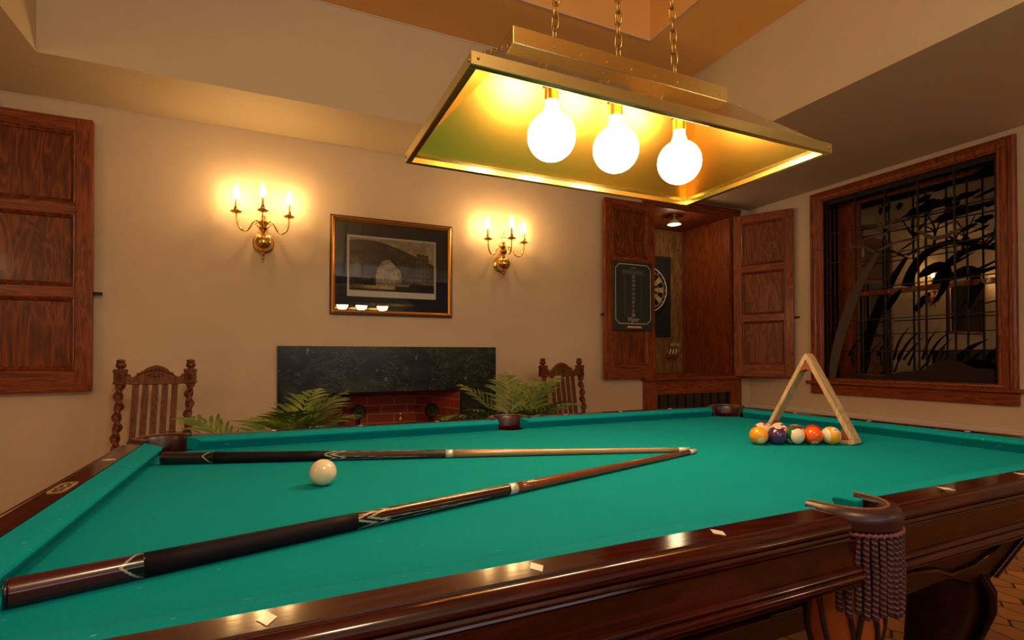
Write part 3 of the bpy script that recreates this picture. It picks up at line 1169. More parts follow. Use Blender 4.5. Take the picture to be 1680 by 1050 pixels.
# andirons
for k, (px, py) in enumerate(((587.5, 676), (707, 673))):
    P = at('Y', WY+.12, px, py)
    t = thing('andiron', ['black iron disc-headed andiron at the left side of the brick firebox',
                          'black iron disc-headed andiron at the right side of the brick firebox'][k], 'andiron', (P.x, P.y, .0135), 0, 'andirons')
    h = P.z-.012
    bm = BM()
    tube(bm, [(0, 0, .08), (0, 0, h*.5), (0, 0, h)], [.024, .016, .014], 10)
    tube(bm, [(-.10, 0, .016), (-.085, 0, .055), (0, 0, .09), (.085, 0, .055), (.10, 0, .016)], .014, 10)
    tube(bm, [(0, 0, .09), (0, .25, .10), (0, .28, .09), (0, .28, .002)], .012, 8)
    obj('post', bm, M['iron'], t, world=False, smooth=50)
    bm = BM()
    lathe(bm, [(0, -.012), (.045, -.012), (.052, -.006), (.052, .006), (.046, .012), (.040, .008), (.014, .010), (.010, .020), (0, .022)], 28, (0, -.018, h), (0, -1, 0))
    obj('disc_head', bm, M['iron'], t, world=False, smooth=40)
# brass finial tool between them
P = at('Y', WY-.12, 657, 677)
t = thing('fire_tool', 'small brass-topped hearth stand between the two andirons', 'hearth stand', (P.x, P.y, 0))
h = P.z
bm = BM()
lathe(bm, [(.09, 0), (.09, .012), (.03, .03), (.012, .06), (.008, .2), (.008, h-.10), (.018, h-.095), (.020, h-.08), (.008, h-.07), (.012, h-.055), (.018, h-.045), (.012, h-.030), (.006, h-.025), (.011, h-.014), (.008, h-.002), (0, h)], 18)
obj('stand', bm, M['brass'], t, world=False, smooth=40)

# ------------------------------------------------------------------ wall sconces
def make_sconce(loc, label):
    t = thing('wall_sconce', label, 'wall lamp', loc, 0, 'brass candle sconces')
    bm = BM()
    lathe(bm, [(0, 0), (.062, 0), (.062, .006), (.052, .012), (.03, .016), (.012, .02), (.012, .055), (0, .055)], 28, (0, 0, 0), (0, -1, 0))
    obj('backplate', bm, M['brass'], t, world=False, smooth=40)
    # ball and stem hang in front of the plate
    oy = -.058
    bm = BM()
    ball(bm, (0, oy, -.005), .054, 32, 20)
    obj('ball', bm, M['brass'], t, world=False, smooth=True)
    bm = BM()
    lathe(bm, [(0, -.112), (.006, -.108), (.009, -.100), (.005, -.092), (.010, -.084), (.012, -.076), (.005, -.068), (.008, -.06), (.02, -.052), (0, -.05)], 18, (0, oy, 0))
    obj('drop_finial', bm, M['brass'], t, world=False, smooth=50)
    bm = BM()
    lathe(bm, [(0, .043), (.018, .046), (.010, .055), (.014, .064), (.026, .074), (.030, .085), (.022, .095), (.012, .10), (.020, .112), (.028, .122), (.018, .135), (.009, .142), (.014, .155), (.008, .17), (.005, .19), (0, .19)], 22, (0, oy, 0))
    tube(bm, [(0, 0, .08), (0, oy*.5, .085), (0, oy, .085)], .007, 10)
    tube(bm, [(0, oy, 0.03), (0, -.04, 0.01), (0, 0, 0)], .009, 10)
    tube(bm, [Vector((.016*math.cos(a), oy, .206+.016*math.sin(a))) for a in [2*PI*i/16 for i in range(16)]], .004, 8, closed=True)
    obj('stem', bm, M['brass'], t, world=False, smooth=50)
    for k, (dx, dy) in enumerate(((-.145, -.110), (0, -.205), (.145, -.110))):
        st = Vector((0, oy, .085))
        e = Vector((dx, dy, .152))
        h = Vector((dx, dy-oy, 0))
        L = h.length
        u = h/L
        pts = [st, st+u*L*.18+Vector((0, 0, .038)), st+u*L*.34+Vector((0, 0, .040)), st+u*L*.46+Vector((0, 0, .005)), st+u*L*.58+Vector((0, 0, -.030)),
               st+u*L*.78+Vector((0, 0, -.036)), st+u*L*.94+Vector((0, 0, -.012)), Vector((dx, dy, .118)), Vector((dx, dy, .150))]
        # smooth the arm
        P = pts
        for _ in range(2):
            Q = [P[0]]
            for a, b in zip(P, P[1:]):
                Q += [a*.75+b*.25, a*.25+b*.75]
            P = Q+[P[-1]]
        bm = BM()
        tube(bm, P, .0052, 10)
        sc0 = st+u*L*.20+Vector((0, 0, .012))
        pts2 = [sc0+u*(.017*(1-i/22)*math.cos(i*.42))+Vector((0, 0, .017*(1-i/22)*math.sin(i*.42))) for i in range(18)]
        tube(bm, pts2, .003, 6)
        arm = obj('arm', bm, M['brass'], t, world=False, smooth=50)
        bm = BM()
        lathe(bm, [(0, .145), (.008, .147), (.026, .152), (.034, .158), (.033, .160), (.024, .156), (.010, .156), (.013, .164), (.015, .172), (.013, .180), (.012, .186), (0, .186)], 24, (dx, dy, 0))
        obj('drip_pan', bm, M['brass'], t, world=False, smooth=50)
        bm = BM()
        lathe(bm, [(0, .18), (.0085, .18), (.0085, .237), (0, .237)], 16, (dx, dy, 0))
        obj('candle_sleeve', bm, M['sleeve'], t, world=False, smooth=50)
        bm = BM()
        lathe(bm, [(0, .234), (.010, .236), (.0155, .248), (.0175, .262), (.0165, .276), (.012, .293), (.0065, .308), (.003, .320), (0, .324)], 20, (dx, dy, 0))
        obj('bulb', bm, M['flame'], t, world=False, smooth=True)
    return t
P1 = at('Y', WY-.058, 432, 398)
P2 = at('Y', WY-.058, 826, 433)
s1 = make_sconce((P1.x, WY, P1.z+.005), 'three-candle brass sconce on the wall between the left shutter and the print')
s2 = dup(s1, (P2.x, WY, P2.z+.005), 0, 'three-candle brass sconce on the wall between the print and the dart niche')

# ------------------------------------------------------------------ barley-twist chairs
def make_chair(loc, rz, label):
    t = thing('barley_twist_chair', label, 'chair', loc, rz, 'carved oak chairs by the fireplace')
    # local: x across, -y = front, back posts lean back
    H, hw = 1.05, .1575
    rake = .10
    def bk(x, z):     # point on the raked back plane
        f = max(0, z-.46)/(H-.46)
        return Vector((x, .0+rake*f, z))
    for s in (-1, 1):
        bm = BM()
        prof = []
        n = 150
        z0, z1 = .50, .925
        seg = 24
        rings = []
        for i in range(n+1):
            z = z0+(z1-z0)*i/n
            ph = 2*PI*(z-z0)/.105*s
            c = bk(s*hw, z)
            ring = []
            for j in range(seg):
                a = 2*PI*j/seg
                r = .0165+.0055*math.cos(2*(a-ph))
                ring.append(c+Vector((r*math.cos(a)+.004*math.cos(ph), r*math.sin(a), 0)))
            rings.append(ring)
        loft(bm, rings)
        obj('twist_post', bm, M['chair'], t, world=False, smooth=True)
        bm = BM()
        c = bk(s*hw, .962)
        obox(bm, c, (1, 0, 0), (0, 1, 0), (0, 0, 1), .024, .022, .040)
        for dz in (-.03, .03):
            obox(bm, c+Vector((0, 0, dz)), (1, 0, 0), (0, 1, 0), (0, 0, 1), .0265, .0245, .006)
        for q in range(8):
            a = 2*PI*q/8
            ball(bm, c+Vector((.011*math.cos(a), -.022, .014*math.sin(a))), .006, 8, 6)
        ball(bm, c+Vector((0, -.022, 0)), .006, 8, 6)
        obj('carved_block', bm, M['chair'], t, world=False, bevel=.003)
        bm = BM()
        lathe(bm, [(0, 0), (.015, 0), (.013, .006), (.021, .012), (.023, .022), (.020, .032), (.015, .037), (.021, .041), (.019, .048), (.008, .052), (0, .053)], 16, bk(s*hw, 1.0))
        obj('finial', bm, M['chair'], t, world=False, smooth=50)
        bm = BM()
        box(bm, (s*hw-.020, -.02, 0), (s*hw+.020, .02, .50))
        obj('leg', bm, M['chair'], t, world=False, bevel=.004)
        bm = BM()
        lathe(bm, [(.018, 0), (.024, .02), (.018, .05), (.014, .07), (.022, .16), (.022, .30), (.016, .33), (.023, .36), (.023, .44), (0, .44)], 16, (s*(hw+.015), -.36, 0))
        obj('leg', bm, M['chair'], t, world=False, smooth=50)
    # crest rail: arched outline
    bm = BM()
    top = [(-.136, .955), (-.128, .978), (-.118, .974), (-.112, .960), (-.095, .962), (-.080, .972), (-.070, .985), (-.060, .986), (-.050, 1.0), (-.035, 1.010), (-.020, 1.016), (-.010, 1.018), (0, 1.022)]
    top = top+[(-x, z) for x, z in top[-2::-1]]
    bot = [(.136, .925), (.105, .921), (-.105, .921), (-.136, .925)]
    prism(bm, [bk(x, z)+Vector((0, -.013, 0)) for x, z in top+bot], (0, .026, 0))
    obj('crest_rail', bm, M['chair'], t, world=False, bevel=.003)
    bm = BM()
    for q in range(9):     # carved leaves along the arch
        x = -.075+q*.01875
        z = .985+.024*math.cos(x/.075*PI/2)-.008
        c = bk(x, z)+Vector((0, -.013, 0))
        ball(bm, c, .0085, 10, 8, (1, .6, .8))
    tube(bm, [bk(-.085+.17*i/16, .966+.026*math.sin(PI*i/16))+Vector((0, -.013, 0)) for i in range(17)], .003, 6)
    for s in (-1, 1):
        pts = [bk(s*(.020+.014*(1-i/20)*math.cos(i*.45)), .965+.012*(1-i/20)*math.sin(i*.45))+Vector((0, -.014, 0)) for i in range(16)]
        tube(bm, pts, .0035, 6)
    ball(bm, bk(0, .968)+Vector((0, -.013, 0)), .010, 10, 8, (1, .6, 1.4))
    obj('crest_carving', bm, M['chair'], t, world=False, smooth=50)
    for k in range(5):
        bm = BM()
        x = -.088+k*.044
        A, B = bk(x, .50), bk(x, .925)
        obox(bm, (A+B)/2, (1, 0, 0), (B-A).normalized().cross(Vector((1, 0, 0))), (B-A).normalized(), .0135, .006, (B-A).length/2)
        obj('slat', bm, M['chair'], t, world=False, bevel=.002)
    bm = BM()
    box(bm, (-hw, -.015, .475), (hw, .015, .515))
    obj('lower_rail', bm, M['chair'], t, world=False, bevel=.003)
    bm = BM()
    prism(bm, [(-hw-.02, .02, .44), (hw+.02, .02, .44), (hw+.04, -.40, .44), (-hw-.04, -.40, .44)], (0, 0, .03))
    obj('seat', bm, M['chair'], t, world=False, bevel=.008)
    bm = BM()
    tube(bm, [(-hw, -.36, .13), (hw, -.36, .13)], .015, 10)
    tube(bm, [(-hw, 0, .13), (hw, 0, .13)], .015, 10)
    for s in (-1, 1):
        tube(bm, [(s*hw, -.36, .10), (s*hw, 0, .10)], .013, 10)
    obj('stretcher', bm, M['chair'], t, world=False, smooth=50)
    return t
YC = 3.25
a = at('Y', YC, 197, 600)
b = at('Y', YC, 307, 600)
ch1 = make_chair(((a.x+b.x)/2, YC-.10, 0), math.radians(-7), 'carved oak barley-twist chair against the wall left of the fireplace')
a = at('Y', YC, 892, 600)
b = at('Y', YC, 951, 600)
ch2 = dup(ch1, ((a.x+b.x)/2-.005, YC-.10, 0), math.radians(4), 'carved oak barley-twist chair behind the palm right of the fireplace')

# ------------------------------------------------------------------ potted palms
def frond(bm, base, az, lift, L, rnd, nl=16, droop=1.0, ll=.19):
    """arching rachis with paired leaflets"""
    d = Vector((math.cos(az), math.sin(az), 0))
    P = []
    p = Vector(base)
    ang = lift
    n = 18
    for i in range(n+1):
        P.append(p.copy())
        p = p+(d*math.cos(ang)+Vector((0, 0, math.sin(ang))))*(L/n)
        ang -= droop*(.02+.085*i/n)*1.6
    tube(bm, P, [.0035*(1-.8*i/n)+.0006 for i in range(n+1)], 5)
    for k in range(nl):
        f = .28+.72*(k+.5)/nl
        i = min(n-1, int(f*n))
        t = (P[i+1]-P[i]).normalized()
        c = P[i].lerp(P[i+1], f*n-i)
        side0 = t.cross(Vector((0, 0, 1))).normalized()
        nrm = side0.cross(t).normalized()
        for s in (-1, 1):
            lf = ll*math.sin(PI*(.22+.72*(f-.28)/.72))*rnd.uniform(.85, 1.15)
            dirv = (t*.75+side0*s*.85+nrm*rnd.uniform(.0, .25)).normalized()
            w = .0115
            pts = []
            q = c.copy()
            dd = dirv.copy()
            for j in range(5):
                pts.append(q.copy())
                q = q+dd*(lf/4)
                dd = (dd+Vector((0, 0, -.16))).normalized()
            wd = dirv.cross(nrm).normalized()
            ws = [.25, 1, .95, .6, .03]
            A = [bm.verts.new(pp+wd*w*u) for pp, u in zip(pts, ws)]
            C = [bm.verts.new(pp-nrm*.0015) for pp in pts]
            B = [bm.verts.new(pp-wd*w*u) for pp, u in zip(pts, ws)]
            for j in range(4):
                bm.faces.new((A[j], A[j+1], C[j+1], C[j]))
                bm.faces.new((C[j], C[j+1], B[j+1], B[j]))

def palm(loc, ztop, specs, label, seed):
    t = thing('potted_palm', label, 'plant', loc, 0, 'palms by the hearth')
    rnd = random.Random(seed)
    bm = BM()
    lathe(bm, [(0, 0), (.11, 0), (.13, .34), (.145, .34), (.148, .37), (.135, .37), (.125, .345), (0, .345)], 28)
    obj('pot', bm, M['pot'], t, world=False, smooth=40)
    bm = BM()
    lathe(bm, [(.124, .346), (.08, .352), (0, .355)], 20)
    obj('soil', bm, M['soil'], t, world=False)
    for k, (az, lift, L, dr, dx) in enumerate(specs):
        bm = BM()
        frond(bm, (dx, rnd.uniform(-.03, .03), .35), az, lift, L*.74, rnd, 14, dr)
        obj('frond', bm, M['leaf'], t, world=False, smooth=True)
    return t
R = math.radians
YPL = 2.8
lp = at('Y', YPL, 436, 690)
sp1 = [(R(182), R(80), .80, 1.2, -.08), (R(172), R(75), .80, 1.3, -.09), (R(196), R(82), .78, 1.1, -.08), (R(212), R(80), .74, 1.0, -.06), (R(155), R(83), .80, .9, -.08),
       (R(10), R(82), .80, .95, .09), (R(-10), R(75), .84, 1.1, .09), (R(-25), R(70), .80, 1.1, .10), (R(30), R(84), .86, .8, .09), (R(60), R(85), .88, .7, .10), (R(-60), R(80), .78, .9, .08), (R(0), R(88), .86, .7, .11),
       (R(100), R(80), .76, .9, .04), (R(-100), R(76), .72, .9, 0), (R(-150), R(74), .82, 1.0, -.05), (R(-80), R(84), .78, .7, .08), (R(5), R(66), .80, 1.3, .10)]
palm((lp.x, YPL, 0), 0, sp1, 'spreading green palm on the floor between left chair and fireplace', 4)
rp = at('Y', YPL, 842, 690)
sp2 = [(R(185), R(78), .86, 1.05, -.04), (R(200), R(72), .84, 1.2, -.05), (R(165), R(75), .86, 1.15, -.04), (R(210), R(82), .82, .9, -.03), (R(140), R(84), .90, .7, -.02),
       (R(-10), R(80), .88, 1.0, .04), (R(-30), R(74), .82, 1.1, .04), (R(15), R(74), .84, 1.2, .05), (R(45), R(85), .92, .7, .03), (R(-60), R(82), .86, .9, .02), (R(80), R(86), .94, .6, .01), (R(-90), R(80), .80, .9, 0),
       (R(-120), R(80), .82, .9, -.02), (R(-45), R(68), .76, 1.0, .04), (R(-140), R(70), .76, 1.1, -.04), (R(5), R(86), .92, .6, .05), (R(-20), R(66), .72, 1.2, .05), (R(-75), R(70), .70, 1.1, .0)]
palm((rp.x, YPL, 0), 0, sp2, 'bushy green palm on the floor between fireplace and right chair', 9)

# ------------------------------------------------------------------ pool table
BED = .78
XLn, XRn, YNn, YFn = -.285, 1.940, .600, 1.805      # cushion noses
RT = .820
CW = .052                                           # cushion width
PX = .833
tb = thing('pool_table', 'dark mahogany pool table with green cloth in the middle of the room', 'pool table', ((XLn+XRn)/2, (YNn+YFn)/2, 0))
pk = {'nl': (XLn-.02, YNn-.02), 'fl': (XLn-.02, YFn+.02), 'nr': (XRn+.02, YNn-.02), 'fr': (XRn+.02, YFn+.02), 'ns': (PX+.019, YNn-.055), 'fs': (PX+.004, YFn+.056)}
# bed cloth with pocket notches
def arc(c, r, a0, a1, n=12):
    return [(c[0]+r*math.cos(a0+(a1-a0)*i/n), c[1]+r*math.sin(a0+(a1-a0)*i/n)) for i in range(n+1)]
e = .022
X0, X1, Y0, Y1 = XLn-e, XRn+e, YNn-e, YFn+e
pts = []
r_ = .062
pts += arc(pk['nl'], r_, PI/2, 0, 8)
q = math.acos((Y0-pk['ns'][1])/r_)
pts += arc(pk['ns'], r_, PI/2+q, PI/2-q, 8)
pts += arc(pk['nr'], r_, PI, PI/2, 8)
pts += arc(pk['fr'], r_, -PI/2, -PI, 8)
pts += arc(pk['fs'], r_, -PI/2+q, -PI/2-q, 8)
pts += arc(pk['fl'], r_, 0, -PI/2, 8)
bm = BM()
prism(bm, [(x, y, BED-.03) for x, y in pts], (0, 0, .03))
obj('bed_cloth', bm, M['felt'], tb)
# cushions
CP = [(.020, BED-.001), (.004, BED+.022), (.0, BED+.026), (.0005, BED+.031), (.004, BED+.034), (.02, BED+.037), (CW, RT-.0005), (CW, BED-.001)]
def cushion(origin, out, along, s0, s1, m0, m1):
    """origin on nose line; out = outward unit; along unit; from s0 to s1 measured at the nose; m = how far the back overruns per unit width"""
    bm = BM()
    o, u, a = Vector(origin), Vector(out), Vector(along)
    def rg(s, m, shrink=0):
        return [o+u*q+a*(s+m*max(q-.004, 0))+Vector((0, 0, z)) for q, z in CP]
    rings = [rg(s0, -m0)]
    n = 24
    for i in range(1, n):
        f = i/n
        rings.append([p0.lerp(p1, f) for p0, p1 in zip(rg(s0, -m0), rg(s1, m1))])
    rings.append(rg(s1, m1))
    loft(bm, rings)
    return obj('cushion', bm, M['felt_rail'], tb, smooth=35, bevel=.004)
co = .088
so = .062
for (y, o) in ((YNn, (0, -1, 0)), (YFn, (0, 1, 0))):
    cushion((0, y, 0), o, (1, 0, 0), XLn+co-.012, PX-so, 1.0, .30)
    cushion((0, y, 0), o, (1, 0, 0), PX+so, XRn-co, .30, 1.0)
for (x, o) in ((XLn, (-1, 0, 0)), (XRn, (1, 0, 0))):
    cushion((x, 0, 0), o, (0, 1, 0), YNn+co, YFn-co-.008, 1.0, 1.0)
# wooden rails: profile q measured outward from the cloth edge
RP = [(.0, .79), (.0, RT), (.040, RT), (.0415, .8175), (.0435, .8172), (.0455, .8185), (.049, .8185), (.054, .8165), (.0585, .8125), (.0610, .8075), (.0605, .8035), (.0575, .8015),
      (.0560, .8005), (.0585, .7995), (.0605, .7965), (.0590, .7935), (.0555, .7925), (.0575, .7915), (.0585, .7890), (.0565, .7870), (.053, .786), (.0, .786)]
def rail(origin, out, along, s0, s1):
    bm = BM()
    o, u, a = Vector(origin), Vector(out), Vector(along)
    loft(bm, [[o+u*(CW+q)+a*s+Vector((0, 0, z)) for q, z in RP] for s in (s0, s1)])
    return obj('rail', bm, M['mahog'] if abs(a.x) > .5 else M['mahog_y'], tb, smooth=30)
M['mahog_y'] = wood('mahogany end', (.015, .0011, .0011), (.031, .0025, .0019), (.052, .006, .0035), 'Y', .12, .0, .7, .34)
rail((0, YNn, 0), (0, -1, 0), (1, 0, 0), XLn+.055, PX-.060)
rail((0, YNn, 0), (0, -1, 0), (1, 0, 0), PX+.066, XRn-.055)
rail((0, YFn, 0), (0, 1, 0), (1, 0, 0), XLn+.055, PX-.060)
rail((0, YFn, 0), (0, 1, 0), (1, 0, 0), PX+.066, XRn-.055)
rail((XLn, 0, 0), (-1, 0, 0), (0, 1, 0), YNn+.055, YFn-.055)
rail((XRn, 0, 0), (1, 0, 0), (0, 1, 0), YNn+.055, YFn-.055)
# apron all round
AP = [(.030, .786), (.054, .7855), (.0545, .784), (.0535, .782), (.0528, .746), (.0555, .7445), (.0585, .7425), (.0600, .7395), (.0585, .7365), (.0565, .7355), (.0590, .7345), (.0615, .732), (.0625, .7285), (.0605, .7250), (.0560, .7235), (.058, .7215), (.0585, .719), (.055, .716), (.030, .716)]
bm = BM()
rings = []
n = 10
path = []
cr = .085
for (cx, cy, a0) in ((XRn+CW-cr+.0, YFn+CW-cr, 0), (XLn-CW+cr, YFn+CW-cr, PI/2), (XLn-CW+cr, YNn-CW+cr, PI), (XRn+CW-cr, YNn-CW+cr, 1.5*PI)):
    for i in range(n+1):
        a = a0+PI/2*i/n
        path.append((Vector((cx, cy, 0)), Vector((math.cos(a), math.sin(a), 0))))
rings = [[c+d*(cr+q)+Vector((0, 0, z)) for q, z in AP] for c, d in path]
rings.append(rings[0])
loft(bm, rings, True, False)
bmesh.ops.remove_doubles(bm, verts=bm.verts, dist=1e-6)
obj('apron', bm, M['mahog'], tb, smooth=30)
# diamond sights
dm = (XRn-XLn)/8
def sight(x, y, lx, ly):
    bm = BM()
    z = RT+.0002
    prism(bm, [(x-lx, y, z), (x, y-ly, z), (x+lx, y, z), (x, y+ly, z)], (0, 0, .0006))
    obj('diamond_sight', bm, M['pearl'], tb)
for k in (1, 2, 3, 5, 6, 7):
    for y in (YNn-CW-.021, YFn+CW+.021):
        sight(XLn+dm*k, y, .0085, .0140)
for k in (1, 2, 3):
    for x in (XLn-CW-.021, XRn+CW+.021):
        sight(x, YNn+(YFn-YNn)*k/4, .0140, .0085)
# brass name plate on the left rail
P = at('Z', RT, 92, 801)
bm = BM()
px_, py_ = XLn-CW-.021, P.y
ptsn = [(px_+.0125*math.cos(a)*(1 if abs(math.sin(a)) < .9 else 1), py_+.046*math.sin(a)) for a in [2*PI*i/32 for i in range(32)]]
ptsn = [(px_+.014*max(-1, min(1, 1.35*math.cos(2*PI*i/32))), py_+.046*max(-1, min(1, 1.1*math.sin(2*PI*i/32)))) for i in range(32)]
prism(bm, [(x, y, RT+.0002) for x, y in ptsn], (0, 0, .0008))
pl = obj('name_plate', bm, plain('dull gold plate', (.50, .38, .19), .45, .6), tb)
bm = BM()
rr = random.Random(5)
for k in range(26):     # worn, illegible scrollwork
    y = py_-.038+.076*k/25
    x = px_+.007*math.sin(k*1.9)
    tube(bm, [(x+.004*math.cos(a), y+.003*math.sin(a), RT+.0012) for a in [rr.uniform(0, 6)+i*.7 for i in range(6)]], .0006, 4)
obj('scrollwork', bm, M['gold_dark'], pl)
# pockets
PP = [(.050, .700), (.052, .745), (.0535, .775), (.056, .800), (.059, .815), (.062, .8225), (.067, .8265), (.073, .8265), (.080, .824), (.0855, .818), (.088, .809), (.0870, .800), (.084, .794), (.077, .791), (.066, .790), (.060, .74), (.056, .700)]
def pocket(c, ang, arm, spread, name, ks=1.0):
    """leather C-shaped pocket opening towards direction ang; prongs of length arm"""
    c = Vector((*c, 0))
    bm = BM()
    rings = []
    n = 22
    half = math.radians(spread)
    aout = ang+PI
    sec = []
    for i in range(n+1):
        a = aout-half+2*half*i/n
        sec.append((c, Vector((math.cos(a), math.sin(a), 0)), 1.0))
    t0 = Vector((-math.sin(aout-half), math.cos(aout-half), 0))*-1
    t1 = Vector((-math.sin(aout+half), math.cos(aout+half), 0))
    R_ = []
    for k in (3, 2, 1):
        R_.append((c+t0*arm*k/3, sec[0][1], 1-.22*k/3))
    R_ += sec
    for k in (1, 2, 3):
        R_.append((c+t1*arm*k/3, sec[-1][1], 1-.22*k/3))
    for cc, d, w in R_:
        ring = []
        for q, z in PP:
            qq = (.0535+(q-.0535)*w)*ks
            zz = z if w == 1.0 else .8225+(z-.8225)*w
            ring.append(cc+d*qq+Vector((0, 0, zz)))
        rings.append(ring)
    loft(bm, rings)
    po = obj(name, bm, M['leather'], tb, smooth=50)
    bm = BM()     # stitched welt along the lip
    tube(bm, [cc+d*ks*(.0535+(.0645-.0535)*w)+Vector((0, 0, .8215+.0045*w)) for cc, d, w in R_], .0022, 6)
    obj('welt', bm, M['leather_lip'], po)
    return po
M['leather_lip'] = plain('orange-brown leather edge', (.21, .065, .022), .4)  # welt is lighter and more orange than the pocket leather
po = {}
for k, ang, sp_, arm in (('nl', PI/4, 98, .018), ('fl', -PI/4, 98, .018), ('nr', 3*PI/4, 98, .018), ('fr', -3*PI/4, 98, .018), ('ns', PI/2, 80, .034), ('fs', -PI/2, 80, .034)):
    po[k] = pocket(pk[k], ang, arm, sp_, 'side_pocket' if k[1] == 's' else 'corner_pocket', {'ns': .86, 'fs': 1.08}.get(k, 1.0))
# fringe below the near side pocket
c = Vector((*pk['ns'], 0))
fr_ = BM()
fcl = fr_.loops.layers.color.new('Col')
NC = 15
fa = math.radians(66)
rad = .0715
for k in range(NC):
    a = -PI/2-fa+2*fa*k/(NC-1)
    d = Vector((math.cos(a), math.sin(a), 0))
    base = c+d*rad
    rnd_ = random.Random(k)
    zb_ = .668+rnd_.uniform(-.005, .005)
    for s, cc_ in ((0, (.20, .075, .10)), (1, (.09, .025, .04)), (2, (.44, .29, .32))):
        n0 = len(fr_.faces)
        pts = []
        for i in range(90):
            z = .789-(.789-zb_)*i/89
            ph = 2*PI*i/6.0+s*2*PI/3
            sway = .0012*math.sin(i*.08+k)
            pts.append(base+Vector((.0026*math.cos(ph)+sway, .0026*math.sin(ph), z)))
        tube(fr_, pts, .0028, 6)
        fr_.faces.ensure_lookup_table()
        for f in fr_.faces[n0:]:
            for l in f.loops:
                l[fcl] = (*cc_, 1)
fr = obj('fringe', fr_, vcol('mauve twisted cord', .75), po['ns'], smooth=True)
bm = BM()
hp_ = []
for i in range(120):
    a = -PI/2-fa*1.06+2*fa*1.06*i/119
    d = Vector((math.cos(a), math.sin(a), 0))
    ph = i*1.1
    hp_.append(c+d*(.0735+.001*math.cos(ph))+Vector((0, 0, .7905+.001*math.sin(ph))))
tube(bm, hp_, .0026, 8)
obj('braid', bm, M['tassel'], po['ns'], smooth=True)
# leather pouch with straps under the near side pocket
bm = BM()
pc_ = c+Vector((.040, .035, 0))
lathe(bm, [(.050, .715), (.056, .66), (.058, .61), (.050, .565), (.030, .545), (0, .54), (0, .543), (.028, .549), (.047, .568), (.055, .61), (.053, .66), (.047, .715)], 24, pc_)
obj('pouch', bm, M['leather_tan'], po['ns'], smooth=60)
bm = BM()
for k in range(9):
    a = 2*PI*k/9+.2
    for tw in (.42, -.42):
        pts = []
        for i in range(10):
            z = .712-.15*i/9
            rr_ = [.052, .0555, .058, .060, .0605, .0605, .060, .058, .055, .050][i]
            aa = a+tw*(i/9)*(1 if i < 10 else 1)
            pts.append(pc_+Vector((rr_*math.cos(aa), rr_*math.sin(aa), z)))
        if (k % 2 == 0) or tw > 0:
            tube(bm, pts, .0042, 6)
obj('pouch_strap', bm, M['strap'], po['ns'], smooth=60)
# flared cabinet under the rails
TT = (XLn-.0, XRn+.015, .655, YFn-.055, .716)
BBt = (XLn+.20, XRn-.209, .730, YFn-.13, .464)
def edge_g(f, l):
    """scalloped lower edge: lowest at the ends, highest a little way in"""
    q = min(f, 1-f)*l
    if q < .04:
        return 1.0
    if q < .28:
        u = (q-.04)/.24
        return 1.0-.20*(u*u*(3-2*u))
    return .80+.06*min(1, (q-.28)/.2)
bm = BM()
def side(p0, p1, q0, q1, nrm):
    """top edge p0-p1, lower edge q0-q1; outer skin + inner skin"""
    n = 48
    L = (Vector(q1)-Vector(q0)).length
    rings = []
    for i in range(n+1):
        f = i/n
        a = Vector(p0).lerp(Vector(p1), f)
        b = Vector(q0).lerp(Vector(q1), f)
        b = a.lerp(b, edge_g(f, L))
        rings.append([a, b, b-Vector(nrm)*.03, a-Vector(nrm)*.03])
    loft(bm, rings)
a0, a1, b0, b1, zt = TT
c0, c1, d0, d1, zb = BBt
side((a0, b0, zt), (a1, b0, zt), (c0, d0, zb), (c1, d0, zb), (0, -1, 0))
side((a0, b1, zt), (a1, b1, zt), (c0, d1, zb), (c1, d1, zb), (0, 1, 0))
side((a0, b0, zt), (a0, b1, zt), (c0, d0, zb), (c0, d1, zb), (-1, 0, 0))
side((a1, b0, zt), (a1, b1, zt), (c1, d0, zb), (c1, d1, zb), (1, 0, 0))
obj('cabinet', bm, M['mahog_dark'], tb, smooth=30)
bm = BM()
box(bm, (XLn-.06, YNn-.05, .718), (XRn+.06, YFn+.05, .748))
obj('slate_frame', bm, M['mahog_dark'], tb)
# applied mouldings on the near and right faces
bm = BM()
def on_near(f, g):
    p = Vector((a0, b0, zt)).lerp(Vector((a1, b0, zt)), f)
    q_ = Vector((c0, d0, zb)).lerp(Vector((c1, d0, zb)), f)
    return p.lerp(q_, g)+Vector((0, -.004, 0))
def on_right(f, g):
    p = Vector((a1, b0, zt)).lerp(Vector((a1, b1, zt)), f)
    q_ = Vector((c1, d0, zb)).lerp(Vector((c1, d1, zb)), f)
    return p.lerp(q_, g)+Vector((.004, 0, 0))
for fn, fs in ((on_near, [(.955, .08), (.93, .60), (.90, .72), (.85, .75), (.80, .64), (.74, .58), (.60, .60), (.42, .60), (.28, .58), (.20, .64), (.15, .75), (.10, .72), (.07, .60), (.045, .08)]),
               (on_right, [(.93, .08), (.90, .60), (.84, .72), (.74, .62), (.5, .60), (.26, .62), (.16, .72), (.10, .60), (.07, .08)])):
    tube(bm, [fn(*p) for p in fs], .0055, 8)
for (p, q_) in (((a1, b0, zt), (c1, d0, zb)), ((a0, b0, zt), (c0, d0, zb)), ((a1, b1, zt), (c1, d1, zb)), ((a0, b1, zt), (c0, d1, zb))):
    tube(bm, [Vector(p), Vector(p).lerp(Vector(q_), .95)], .011, 10)
obj('moulding', bm, M['mahog_m'] if 'mahog_m' in M else M['mahog'], tb, smooth=50)
